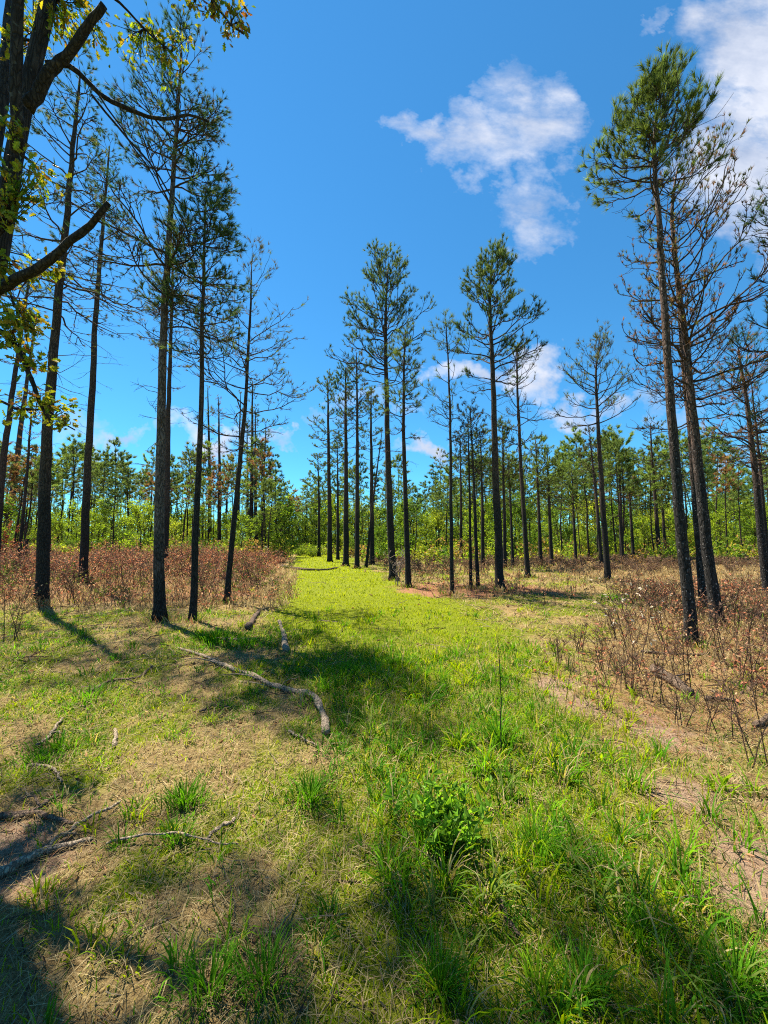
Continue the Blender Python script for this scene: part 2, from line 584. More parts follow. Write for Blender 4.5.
gx = axis([(-900, -200, 100), (-200, -60, 10), (-60, -14, 1.0), (-14, -5, 0.25), (-5, 5, 0.07), (5, 14, 0.25), (14, 60, 1.0), (60, 200, 10), (200, 901, 100)])
gy = axis([(-60, -8, 4), (-8, 0.5, 0.5), (0.5, 6, 0.07), (6, 14, 0.18), (14, 30, 0.5), (30, 70, 1.0), (70, 200, 10), (200, 1501, 100)])
GX, GY = np.meshgrid(gx, gy)
GZ = gh(GX, GY)
nx, ny = len(gx), len(gy)
ii = (np.arange(ny - 1)[:, None] * nx + np.arange(nx - 1)[None]).ravel()
quads = np.stack([ii, ii + 1, ii + nx + 1, ii + nx], 1)
fx, fy = GX.ravel(), GY.ravel()
gcol = np.stack([np.clip(green_at(fx, fy) + 0.7 * zone_path(fx, fy) * (1 - 0.9 * sstep(0.52, 0.68, fbm(fx * 0.7, fy * 0.7, 23))) * sstep(4.0, 7.0, fy) * (1 - sstep(45, 60, fy)), 0, 1.6), zone_bare(fx, fy), np.clip(zone_straw(fx, fy) + 0.35 * zone_rbrush(fx, fy) + 0.15 * sstep(40, 55, fy), 0, 1)], 1)
me = make_mesh('ground', np.stack([fx, fy, GZ.ravel()], 1), [quads], gcol, smooth=True)
me.materials.append(M_GROUND)
ground = bpy.data.objects.new('ground', me)
C.objects.link(ground)
tag(ground, 'sandy forest floor of straw, moss and low green', 'ground', kind='structure')


# ------------------------------------------------------------------ scatter points on the ground
def scatter(rng, y0, y1, dens, margin=1.2, xlim=None):
    ym = max(y1, 1)
    xm = ym * 1.06 + margin
    n = int((y1 - y0) * 2 * xm * dens)
    x = rng.uniform(-xm, xm, n); y = rng.uniform(y0, y1, n)
    keep = np.abs(x) < y * 1.06 + margin
    return x[keep], y[keep]


YG = np.array([0.255, 0.320, 0.004])     # sunny yellow green
MG = np.array([0.135, 0.300, 0.012])     # middle green
DG = np.array([0.055, 0.165, 0.010])     # deep green
TAN = np.array([0.40, 0.32, 0.17])
STRAW = np.array([0.30, 0.22, 0.115])
RED = np.array([0.26, 0.125, 0.065])


def build_grass():
    rng = np.random.default_rng(11)
    G = Geo()

    def put(x, y, h, w, tilt, col, k=4, az=None):
        n = len(x)
        if n == 0:
            return
        if az is None:
            az = rng.uniform(0, 2 * np.pi, n)
        t0 = np.abs(rng.normal(size=n)) * 0.25 + 0.05
        t1 = t0 + tilt * rng.uniform(0.3, 1.3, n)
        V, P, c = blades(np.stack([x, y, gh(x, y) - 0.005], 1), h, w, az, t0, t1, col, rng, k)
        G.add(V, P, np.clip(c, 0.004, 0.8))

    def hue(x, y, n):
        """clump-scale hue: 0 deep .. 1 yellow"""
        p = fbm(x * 2.1, y * 2.1, 81, 2)
        yb = sstep(0.3, 0.7, p - 0.05 + 0.18 * rng.normal(size=n) + 0.14 * sstep(5, 9, y))
        c = np.where((yb < 0.5)[:, None], DG + (MG - DG) * (yb * 2)[:, None], MG + (YG - MG) * (yb * 2 - 1)[:, None])
        return c * (1 + 0.22 * rng.normal(size=(n, 1)))

    # A: low carpet
    for y0, y1, dens, hs, ws in ((0.9, 2.2, 3800, 0.055, 0.0040), (2.2, 4.0, 2500, 0.060, 0.0052), (4.0, 6.5, 1100, 0.070, 0.0080),
                                 (6.5, 11, 500, 0.085, 0.013), (11, 20, 120, 0.13, 0.022), (20, 34, 34, 0.17, 0.042), (34, 52, 12, 0.2, 0.075)):
        x, y = scatter(rng, y0, y1, dens)
        g = green_at(x, y)
        p = zone_path(x, y)
        keep = rng.uniform(size=len(x)) < (0.08 + g) * (0.75 + 0.25 * p)
        x, y, g, p = x[keep], y[keep], g[keep], p[keep]
        n = len(x)
        h = hs * rng.uniform(0.5, 1.5, n) * (0.75 + 0.6 * p * (1 - sstep(4.5, 7.5, y)) - 0.15 * sstep(6, 9, y))
        c = hue(x, y, n)
        dry = rng.uniform(size=n) < np.clip(0.24 - 0.12 * p - 0.12 * p * sstep(5, 8, y) + 0.5 * sstep(0.52, 0.68, fbm(x * 0.7, y * 0.7, 23)) * sstep(4, 7, y), 0.0, 1)
        c[dry] = TAN * rng.uniform(0.6, 1.1, (dry.sum(), 1))
        pf = (p * sstep(5.5, 9, y))[:, None]
        c = c * (1 - pf) + (YG * np.array([1.12, 1.05, 0.8]) * rng.uniform(0.75, 1.2, (n, 1))) * pf
        put(x, y, h, ws * rng.uniform(0.7, 1.3, n), 0.9, c, 4 if y1 < 5 else 3)

    # B: tufts - clump centres with many arching blades
    def clumps(y0, y1, dens, mask, hr, rad, nb, w, k, tilt=1.2, dark=0.0):
        x, y = scatter(rng, y0, y1, dens)
        keep = rng.uniform(size=len(x)) < mask(x, y)
        x, y = x[keep], y[keep]
        m = len(x)
        ch = rng.uniform(hr[0], hr[1], m)
        cr = rad * rng.uniform(0.6, 1.4, m)
        cn = (nb * rng.uniform(0.5, 1.5, m)).astype(int)
        idx = np.repeat(np.arange(m), cn)
        n = len(idx)
        a = rng.uniform(0, 2 * np.pi, n)
        rr = np.sqrt(rng.uniform(size=n)) * cr[idx]
        bx, by = x[idx] + rr * np.cos(a), y[idx] + rr * np.sin(a)
        ctone = fbm(x * 1.1, y * 1.1, 91, 2) + 0.26 * rng.normal(size=m) - 0.06 - dark
        t = sstep(0.25, 0.75, ctone)[idx]
        c = np.where((t < 0.5)[:, None], DG + (MG - DG) * (2 * t)[:, None], MG + (YG - MG) * (2 * t - 1)[:, None])
        c = c * (1 + 0.18 * rng.normal(size=(n, 1)))
        dry = rng.uniform(size=n) < 0.15
        c[dry] = TAN * rng.uniform(0.6, 1.1, (dry.sum(), 1))
        az = a + rng.normal(size=n) * 0.7
        put(bx, by, ch[idx] * rng.uniform(0.5, 1.2, n), w * rng.uniform(0.6, 1.4, n), tilt, c, k, az)

    lush = lambda x, y: np.clip(zone_path(x, y) * (1 - zone_bare(x, y)), 0, 1) * (1 - 0.75 * sstep(4.6, 6.4, y))
    left = lambda x, y: zone_left(x, y) * (1 - zone_bare(x, y)) * np.clip(0.18 + sstep(0.40, 0.56, fbm(x * 1.6, y * 1.6, 95)), 0, 1)
    side = lambda x, y: (1 - zone_path(x, y)) * (1 - zone_left(x, y)) * (1 - zone_bare(x, y)) ** 2 * 0.35
    clumps(0.9, 2.4, 40, lush, (0.10, 0.27), 0.045, 20, 0.0078, 5, 2.1)
    clumps(2.4, 5.5, 28, lush, (0.10, 0.26), 0.055, 18, 0.0100, 5, 2.0)
    clumps(5.5, 9.0, 10, lush, (0.10, 0.20), 0.08, 14, 0.014, 4)
    clumps(0.9, 4.5, 30, left, (0.04, 0.16), 0.05, 20, 0.0062, 4, 1.8, 0.14)
    clumps(4.5, 9.0, 7, left, (0.07, 0.17), 0.09, 22, 0.010, 4, 1.3, 0.18)
    clumps(1.3, 5.0, 14, side, (0.07, 0.20), 0.05, 18, 0.0068, 4, 1.6)
    clumps(5.0, 14.0, 2.5, side, (0.10, 0.24), 0.10, 18, 0.013, 4, 1.2)
    # deep green tufts, some darkened to paint in tree shade on the grass
    for px, py, r, h, nb in ((185, 805, 0.12, 0.17, 260), (175, 840, 0.09, 0.13, 140), (310, 800, 0.15, 0.17, 260), (60, 745, 0.22, 0.13, 240),
                             (40, 760, 0.2, 0.12, 200), (215, 640, 0.55, 0.20, 520), (250, 645, 0.4, 0.16, 260), (350, 675, 0.5, 0.15, 500), (395, 665, 0.5, 0.15, 420),
                             (440, 995, 0.06, 0.22, 150), (540, 860, 0.16, 0.2, 260), (210, 1000, 0.1, 0.17, 160), (640, 940, 0.1, 0.2, 170), (265, 990, 0.09, 0.2, 150),
                             (735, 990, 0.08, 0.24, 130), (580, 1000, 0.06, 0.2, 120), (90, 700, 0.3, 0.14, 200), (500, 750, 0.12, 0.28, 150), (610, 600, 0.9, 0.2, 320)):
        p = at_ground(px, py)
        n = nb
        a = rng.uniform(0, 2 * np.pi, n); rr = np.abs(rng.normal(size=n)) * r * 0.75
        h = h * np.exp(-0.5 * (rr / (r * 0.9)) ** 2)
        wd = 0.0028 * max(1.9, p[1])
        c = (DG * 0.7 + MG * 0.3) * (1 + 0.25 * rng.normal(size=(n, 1)))
        put(p[0] + rr * np.cos(a) * 1.3, p[1] + rr * np.sin(a), h * rng.uniform(0.5, 1.2, n), wd * rng.uniform(0.6, 1.3, n), 1.3, c, 5, a + rng.normal(size=n) * 0.6)
    o = G.build('grass', [M_GRASS])
    tag(o, 'green grass in uneven tufts and low carpet along the track', 'grass', kind='stuff')


def build_litter():
    """dead grass, straw and pine needles lying on the ground, with dry brown leaves"""
    rng = np.random.default_rng(12)
    G = Geo()
    for y0, y1, dens, ln, w in ((0.9, 2.4, 2600, 0.085, 0.0024), (2.4, 4.5, 1300, 0.11, 0.0036), (4.5, 8, 430, 0.15, 0.0065),
                                (8, 14, 130, 0.22, 0.013), (14, 30, 28, 0.32, 0.03)):
        x, y = scatter(rng, y0, y1, dens)
        keep = rng.uniform(size=len(x)) < np.clip(1.05 - (0.45 + 0.6 * sstep(4.5, 7.5, y)) * zone_path(x, y) - 0.15 * zone_bare(x, y), 0.0, 1)
        x, y = x[keep], y[keep]
        n = len(x)
        az = rng.uniform(0, 2 * np.pi, n) + 0.8 * fbm(x, y, 7) * 6
        red = np.clip(zone_straw(x, y) + 0.6 * zone_rbrush(x, y) + 0.5 * zone_bare(x, y), 0, 1)
        mixr = rng.uniform(size=n) < red * 0.8
        c = np.where(rng.uniform(size=(n, 1)) < 0.5, TAN, STRAW) * rng.uniform(0.45, 1.25, (n, 1))
        c[mixr] = RED * rng.uniform(0.5, 1.4, (mixr.sum(), 1))
        t0 = rng.uniform(0.9, 1.5, n)
        t1 = rng.uniform(1.3, 1.75, n)
        V, P, cc = blades(np.stack([x, y, gh(x, y) + rng.uniform(0, 0.02, n)], 1), ln * rng.uniform(0.4, 1.3, n), w * rng.uniform(0.7, 1.5, n), az, t0, t1, c, rng, 3)
        G.add(V, P, cc)
    # dry leaves
    for y0, y1, dens, s in ((1.0, 4.0, 75, 0.034), (4.0, 9.0, 34, 0.055), (9, 18, 9, 0.09)):
        x, y = scatter(rng, y0, y1, dens)
        keep = rng.uniform(size=len(x)) < np.clip(0.45 + zone_rbrush(x, y) + 0.4 * zone_straw(x, y), 0, 1) * (1 - 0.8 * zone_path(x, y))
        x, y = x[keep], y[keep]
        n = len(x)
        d = rng.normal(size=(n, 3)); d[:, 2] = np.abs(d[:, 2]) * 0.3
        c = np.where(rng.uniform(size=(n, 1)) < 0.6, np.array([0.24, 0.13, 0.07]), np.array([0.36, 0.25, 0.15])) * rng.uniform(0.5, 1.3, (n, 1))
        V, P, cc = leaves(np.stack([x, y, gh(x, y) + rng.uniform(0.005, 0.03, n)], 1), d, s, rng, c, OVAL, curl=0.5)
        G.add(V, P, cc)
    for y0, y1, dens, ln, r in ((1.0, 4.0, 44, 0.17, 0.0026), (4.0, 10, 15, 0.30, 0.006), (10, 18, 2.5, 0.45, 0.010)):
        x, y = scatter(rng, y0, y1, dens)
        keep = rng.uniform(size=len(x)) < 1.0 - 0.8 * zone_path(x, y)
        x, y = x[keep], y[keep]
        n = len(x)
        P = curves(np.stack([x, y, gh(x, y) + 0.01], 1), rng.uniform(0, 6.28, n), rng.normal(size=n) * 0.08 + 0.05, rng.normal(size=n) * 0.1 - 0.02, ln * rng.uniform(0.3, 1.6, n), 6, rng, 0.18)
        V, F = tubes(P, (r * rng.uniform(0.5, 1.5, n))[:, None] * np.linspace(1, 0.5, 6)[None], 4)
        G.add(V, F, np.repeat(np.where(rng.uniform(size=(n, 1)) < 0.5, np.array([0.08, 0.055, 0.04]), np.array([0.28, 0.23, 0.17])) * rng.uniform(0.6, 1.3, (n, 1)), 24, 0))
    o = G.build('straw_litter', [M_DRY])
    tag(o, 'dead tan grass, pine straw and dry leaves lying on the ground', 'litter', kind='stuff')


def build_brush():
    """the burnt red-brown brush: massed stems with scorched leaves"""
    rng = np.random.default_rng(13)
    G = Geo()

    def shrubs(x, y, hgt, nst, leafn, lsize, lw, leafcol, stemcol, srad):
        m = len(x)
        idx = np.repeat(np.arange(m), nst)
        n = len(idx)
        H = hgt[idx] * rng.uniform(0.6, 1.1, n)
        a = rng.uniform(0, 2 * np.pi, n)
        st = np.stack([x[idx] + rng.normal(size=n) * 0.10, y[idx] + rng.normal(size=n) * 0.10, gh(x[idx], y[idx]) - 0.02], 1)
        P = curves(st, a, np.full(n, 1.2) + rng.normal(size=n) * 0.12, np.full(n, 1.1) + rng.normal(size=n) * 0.3, H, 5, rng, 0.12)
        sr = srad[idx] if hasattr(srad, '__len__') else np.full(n, srad)
        V, F = tubes(P, sr[:, None] * np.linspace(1, 0.5, 5)[None], 3)
        G.add(V, F, np.repeat(stemcol * rng.uniform(0.5, 1.3, (n, 1)), 15, 0), 0)
        # twigs
        tn = 4
        j = np.repeat(np.arange(n), tn)
        s = rng.uniform(0.35, 1.0, len(j))
        p, d = along(P, j, s)
        az, el = azel(d)
        Lt = H[j] * rng.uniform(0.15, 0.4, len(j))
        T = curves(p, az + rng.uniform(0.4, 1.2, len(j)) * rng.choice([-1, 1], len(j)) + rng.normal(size=len(j)), el * 0.5, el * 0.5 + 0.5, Lt, 4, rng, 0.2)
        V, F = tubes(T, (sr[j] * 0.55)[:, None] * np.linspace(1, 0.5, 4)[None], 3)
        G.add(V, F, np.repeat(stemcol * rng.uniform(0.5, 1.3, (len(j), 1)), 12, 0), 0)
        if leafn:
            k = np.repeat(np.arange(len(j)), leafn)
            s = rng.uniform(0.2, 1.0, len(k))
            p, d = along(T, k, s)
            dd = d + rng.normal(size=d.shape) * 0.8
            dd[:, 2] -= 0.6
            c = leafcol[rng.integers(0, len(leafcol), len(k))] * rng.uniform(0.6, 1.35, (len(k), 1))
            sz = lsize[idx[j[k]]] if hasattr(lsize, '__len__') else lsize
            V, F, cc = leaves(p, dd, sz, rng, c, RHOMB, 0.2, curl=0.4)
            G.add(V, F, cc, 0)
    LC = np.array([[0.50, 0.19, 0.11], [0.40, 0.15, 0.09], [0.54, 0.30, 0.19], [0.26, 0.17, 0.13], [0.44, 0.30, 0.18], [0.36, 0.16, 0.10], [0.22, 0.20, 0.08]])
    ST = np.array([0.19, 0.13, 0.105])
    # left side mass behind the first pines
    x, y = scatter(rng, 9.6, 32, 2.6, 2.0)
    k = (x < path_c(y) - 2.2 - 2.6 * fbm(x * .45, y * .45, 3) + 0.6 * rng.normal(size=len(x))) & (y > 12.0 + 2.5 * (fbm(x * .35, y * .35, 8) - 0.5) - 0.05 * x)
    k &= rng.uniform(size=len(x)) < 0.25 + 0.75 * sstep(0.38, 0.55, fbm(x * 0.55, y * 0.55, 27))
    x, y = x[k], y[k]
    hg = (0.40 + 1.2 * fbm(x * 0.55, y * 0.55, 19) + 0.015 * (y - 12)) * rng.uniform(0.45, 1.3, len(x)) * (0.45 + 0.55 * sstep(2.5, 6.5, path_c(y) - x))
    shrubs(x, y, hg, 6, 4, 0.034 + 0.0018 * y, None, LC, ST, 0.004 + 0.00035 * y)
    x, y = scatter(rng, 10.5, 28, 0.55, 2.0)
    k = (x < path_c(y) - 2.6)
    x, y = x[k], y[k]
    shrubs(x, y, rng.uniform(0.9, 1.75, len(x)), 2, 2, 0.035 + 0.0018 * y, None, LC, np.array([0.13, 0.085, 0.065]), 0.003 + 0.0003 * y)
    x, y = scatter(rng, 9.5, 26, 0.45, 2.0)
    k = (x < path_c(y) - 2.2)
    x, y = x[k], y[k]
    shrubs(x, y, rng.uniform(0.3, 0.9, len(x)), 4, 6, 0.035 + 0.0016 * y, None, np.array([[0.13, 0.20, 0.03], [0.20, 0.22, 0.05], [0.10, 0.15, 0.03]]), ST, 0.003 + 0.0003 * y)
    # thin bare stems in front of it
    x, y = scatter(rng, 8.6, 13.5, 5.0, 2.0)
    k = (x < path_c(y) - 1.9) & (y > 8.6 + 1.6 * (fbm(x * 0.5, y * 0.5, 44) - 0.5))
    x, y = x[k], y[k]
    shrubs(x, y, rng.uniform(0.25, 0.75, len(x)), 3, 1, 0.06, None, LC, np.array([0.16, 0.10, 0.07]), 0.006)
    # right side: brown stems between and behind the pines
    x, y = scatter(rng, 3.6, 13, 8.0, 2.0)
    k = rng.uniform(size=len(x)) < zone_rbrush(x, y) * 0.9
    x, y = x[k], y[k]
    shrubs(x, y, rng.uniform(0.18, 0.75, len(x)), 4, 1, 0.035 + 0.003 * y, None, LC, np.array([0.17, 0.105, 0.075]), 0.0018 + 0.0005 * y)
    x, y = scatter(rng, 12, 30, 1.7, 2.0)
    k = (x > path_c(y) + 2.8 + 0.8 * fbm(x, y, 4)) & (rng.uniform(size=len(x)) < 0.85 * sstep(15, 23, y + 6 * (fbm(x * .3, y * .3, 77) - .5)) )
    x, y = x[k], y[k]
    shrubs(x, y, 0.35 + 0.6 * fbm(x * 0.5, y * 0.5, 20), 4, 3, 0.04 + 0.0020 * y, None,
           np.array([[0.20, 0.115, 0.08], [0.17, 0.11, 0.08], [0.27, 0.18, 0.11], [0.16, 0.12, 0.07]]), ST, 0.004 + 0.00035 * y)
    # straggle at the track's edge and in the middle stand
    x, y = scatter(rng, 9.5, 20, 1.6, 0)
    k = (x > path_c(y) + 1.6) & (x < path_c(y) + 8) & (rng.uniform(size=len(x)) < 0.55)
    x, y = x[k], y[k]
    shrubs(x, y, rng.uniform(0.3, 0.9, len(x)), 3, 2, 0.06, None, LC, np.array([0.11, 0.075, 0.055]), 0.007)
    o = G.build('scorched_brush', [M_DRY])
    tag(o, 'reddish brown scorched brush and bare stems massed beneath the pines', 'brush', kind='stuff')
    # pale dry standing grass through the brush
    G = Geo()
    x, y = scatter(rng, 4.5, 24, 26, 1.0)
    z = np.maximum(zone_rbrush(x, y) * 0.8, ((x < path_c(y) - 2.0) & (y > 8.8)) * 1.0)
    z = np.maximum(z, 0.16 * (y > 10) * (1 - zone_path(x, y)))
    k = rng.uniform(size=len(x)) < z * (0.25 + fbm(x * 0.8, y * 0.8, 99)) / (1 + (y / 9) ** 1.2) * 1.1
    x, y = x[k], y[k]
    idx = np.repeat(np.arange(len(x)), 14); n = len(idx)
    a = rng.uniform(0, 2 * np.pi, n)
    h = rng.uniform(0.12, 0.38, len(x))[idx] * rng.uniform(0.5, 1.1, n)
    c = np.where(rng.uniform(size=(n, 1)) < 0.6, TAN, STRAW) * rng.uniform(0.6, 1.25, (n, 1))
    pos = np.stack([x[idx] + rng.normal(size=n) * 0.07, y[idx] + rng.normal(size=n) * 0.07, gh(x[idx], y[idx])], 1)
    V, P, cc = blades(pos, h, 0.002 + 0.0012 * y[idx], a, np.abs(rng.normal(size=n)) * 0.25, rng.uniform(0.3, 1.6, n), c, rng, 4)
    G.add(V, P, cc)
    o = G.build('dry_grass', [M_DRY])
    tag(o, 'pale tan dry grass standing among the brown brush', 'dry grass', kind='stuff')


# ------------------------------------------------------------------ pines
GREENS = {'green': ((0.085, 0.125, 0.040), (0.125, 0.160, 0.045)), 'dark': ((0.035, 0.075, 0.036), (0.055, 0.10, 0.04)),
          'olive': ((0.10, 0.12, 0.045), (0.15, 0.13, 0.05)), 'brown': ((0.24, 0.115, 0.06), (0.17, 0.095, 0.055)),
          'yellow': ((0.13, 0.19, 0.045), (0.17, 0.22, 0.05)), 'grey': ((0.075, 0.075, 0.05), (0.095, 0.085, 0.06))}


def pine_parts(rng, path, r0, cs=0.5, n1=40, Lmax=1.5, dens=3.2, tuft_n=16, needle=0.19, keep=1.0, col='green', col2=None, frac2=0.0, dead=10, dead_from=0.3,
               rise=(0.0, 0.75), bias=None, wn=0.011, sides=12, n3=2, up=0.7, taper=1.0, deadL=0.8, top_scale=0.45, gain=1.0):
    """(trunk Geo, crown Geo) in coordinates of the tree's base"""
    k = len(path)
    tr, cr = Geo(), Geo()
    s = np.linspace(0, 1, k)
    rad = 0.84 * r0 * ((1 - s) ** 0.7 * 0.86 * taper + 0.14) * (1 + 0.25 * np.exp(-s * 45))
    V, F = tubes(path[None], rad[None], sides, cap=True, rough=0.035, rng=rng)
    fl = np.repeat(np.exp(-s * 70), sides)[:, None]
    th = np.tile(np.arange(sides) / sides * 2 * np.pi, k)[:, None]
    ctr = np.repeat(path, sides, axis=0)
    V = ctr + (V - ctr) * (1 + fl * (0.25 + 0.35 * np.sin(th * rng.integers(3, 5) + rng.uniform(0, 6))))
    tr.add(V, F, mat=0, smooth=True)
    H = np.linalg.norm(path[-1] - path[0])

    def on_trunk(t):
        f = t * (k - 1); i = np.clip(f.astype(int), 0, k - 2); w = (f - i)[:, None]
        return path[i] * (1 - w) + path[i + 1] * w, np.interp(t, s, rad)
    # live branches
    u = np.sort(rng.uniform(0, 1, n1) ** 0.85)
    u[-3:] = (0.93, 0.97, 0.995)
    t = cs + (1 - cs) * u
    st, tr_r = on_trunk(t)
    az = np.arange(n1) * 2.399 + rng.normal(size=n1) * 0.5
    prof = np.clip((1 - u), 0, 1) ** 0.5 * (0.6 + 0.4 * sstep(0, 0.25, u))
    L = 1.18 * Lmax * (top_scale * 0.4 + (1 - top_scale * 0.4) * prof) * rng.uniform(0.5, 1.12, n1)
    if bias is not None:
        L = L * (1 + bias[1] * np.cos(az - bias[0]))
    e0 = rise[0] + (rise[1] - rise[0]) * u + rng.normal(size=n1) * 0.15
    e1 = np.clip(e0 + rng.uniform(0.1, 0.75, n1) * up, -0.5, 1.25)
    B1 = curves(st, az, e0, e1, L, 7, rng, 0.19)
    r1 = np.minimum(tr_r * 0.42, 0.009 + 0.011 * L)
    V, F = tubes(B1, r1[:, None] * np.linspace(1, 0.35, 7)[None], 5)
    cr.add(V, F, mat=0, smooth=True)
    # branchlets
    c2 = np.maximum(2, (L * dens * rng.uniform(0.7, 1.3, n1)).astype(int) + 1)
    i2 = np.repeat(np.arange(n1), c2); n2 = len(i2)
    s2 = rng.uniform(0.25, 0.98, n2)
    p2, d2 = along(B1, i2, s2)
    a2, el2 = azel(d2)
    L2 = L[i2] * (1.05 - 0.7 * s2) * rng.uniform(0.3, 0.6, n2) + 0.10
    B2 = curves(p2, a2 + rng.choice([-1, 1], n2) * rng.uniform(0.4, 1.1, n2), el2 * 0.7 + rng.normal(size=n2) * 0.2, el2 * 0.6 + up * rng.uniform(0.3, 1.2, n2), L2, 5, rng, 0.16)
    V, F = tubes(B2, (r1[i2] * 0.42)[:, None] * np.linspace(1, 0.5, 5)[None], 4)
    cr.add(V, F, mat=0, smooth=True)
    # twigs
    i3 = np.repeat(np.arange(n2), n3); m3 = len(i3)
    if m3:
        s3 = rng.uniform(0.3, 0.95, m3)
        p3, d3 = along(B2, i3, s3)
        a3, el3 = azel(d3)
        L3 = rng.uniform(0.10, 0.30, m3) * (0.6 + 0.4 * Lmax / 1.5)
        B3 = curves(p3, a3 + rng.choice([-1, 1], m3) * rng.uniform(0.4, 1.2, m3), el3 * 0.6, el3 * 0.5 + up * rng.uniform(0.4, 1.4, m3), L3, 4, rng, 0.2)
        V, F = tubes(B3, np.minimum(r1[i2[i3]] * 0.24, 0.006)[:, None] * np.linspace(1, 0.7, 4)[None], 3)
        cr.add(V, F, mat=0)
    # needle tufts on the ends
    ends = [B1[:, -1], B2[:, -1]] + ([B3[:, -1]] if m3 else [])
    dirs = [B1[:, -1] - B1[:, -2], B2[:, -1] - B2[:, -2]] + ([B3[:, -1] - B3[:, -2]] if m3 else [])
    uu = np.concatenate([u, u[i2]] + ([u[i2[i3]]] if m3 else []))
    pos = np.concatenate(ends); dr = np.concatenate(dirs)
    # extra tufts a little behind the tips
    ex = np.repeat(np.arange(n2), 1)
    pe, de = along(B2, ex, rng.uniform(0.55, 0.95, len(ex)))
    pos = np.concatenate([pos, pe]); dr = np.concatenate([dr, de]); uu = np.concatenate([uu, u[i2[ex]]])
    dr /= np.linalg.norm(dr, axis=1, keepdims=True) + 1e-9
    kp = rng.uniform(size=len(pos)) < keep * (0.35 + 0.65 * sstep(0.0, 0.45, uu))
    pos, dr, uu = pos[kp], dr[kp], uu[kp]
    ca, cb = (np.array(c) for c in GREENS[col])
    w = rng.uniform(size=(len(pos), 1))
    cc = ca * (1 - w) + cb * w
    if col2:
        qa, qb = (np.array(c) for c in GREENS[col2])
        pick = rng.uniform(size=len(pos)) < frac2 * np.clip(1.6 - 1.3 * uu, 0, 1.5)
        cc[pick] = (qa * (1 - w) + qb * w)[pick]
    cc = cc * gain
    if len(pos):
        V, F, c = tufts(pos, dr, tuft_n, needle, wn, 0.62, rng, cc, droop=0.08)
        cr.add(V, [F], c, mat=1)
    # dead lower branches
    if dead:
        td = dead_from + (cs + 0.12 - dead_from) * rng.uniform(0, 1, dead)
        sd, rd = on_trunk(td)
        Ld = deadL * rng.uniform(0.3, 1.2, dead) * (0.4 + 0.6 * sstep(dead_from, cs, td))
        D1 = curves(sd, rng.uniform(0, 2 * np.pi, dead), rng.normal(size=dead) * 0.3 + 0.05, rng.normal(size=dead) * 0.4 + 0.1, Ld, 6, rng, 0.16)
        V, F = tubes(D1, (0.004 + 0.006 * Ld)[:, None] * np.linspace(1, 0.35, 6)[None], 4)
        cr.add(V, F, mat=0)
        jd = np.repeat(np.arange(dead), 3)
        pd, dd = along(D1, jd, rng.uniform(0.3, 0.95, len(jd)))
        ad, ed = azel(dd)
        D2 = curves(pd, ad + rng.choice([-1, 1], len(jd)) * rng.uniform(0.4, 1, len(jd)), ed, ed + rng.normal(size=len(jd)) * 0.5, Ld[jd] * rng.uniform(0.2, 0.5, len(jd)), 4, rng, 0.2)
        V, F = tubes(D2, np.full((len(jd), 1), 0.004) * np.linspace(1, 0.6, 4)[None], 3)
        cr.add(V, F, mat=0)
    return tr, cr


def pine(name, label, pix, wpx, seed, group=None, bark_m=None, cat='pine tree', depth=None, **kw):
    """a pine whose trunk follows the sampled points, standing at its own distance"""
    rng = np.random.default_rng(seed)
    b = at_ground(*pix[0])
    Y = b[1] if depth is None else depth
    pts = np.array([at_depth(px, py, Y) for px, py in pix])
    h = pts[:, 2] - pts[0, 2]
    lean = rng.normal() * 0.02
    pts[:, 1] += lean * h
    base = pts[0].copy()
    base[2] = gh(base[0], base[1])
    pts = pts - pts[0]
    pts[0, 2] -= 0.12
    pts[-1, 2] -= 0.30 * min(kw.get('Lmax', 1.5), 1.7)
    Hh = pts[-1, 2]
    path = resample(pts, 34, rng, 0.006 * Hh / 34 * 3)
    root = empty(name, base)
    tag(root, label, cat, group)
    r0 = wpx / 2.0 / FOC * Y
    tr, cr = pine_parts(rng, path, r0, **kw)
    tr.build('trunk', [bark_m or M_BARK], root)
    cr.build('crown', [M_TWIG, M_NEEDLE], root)
    return root


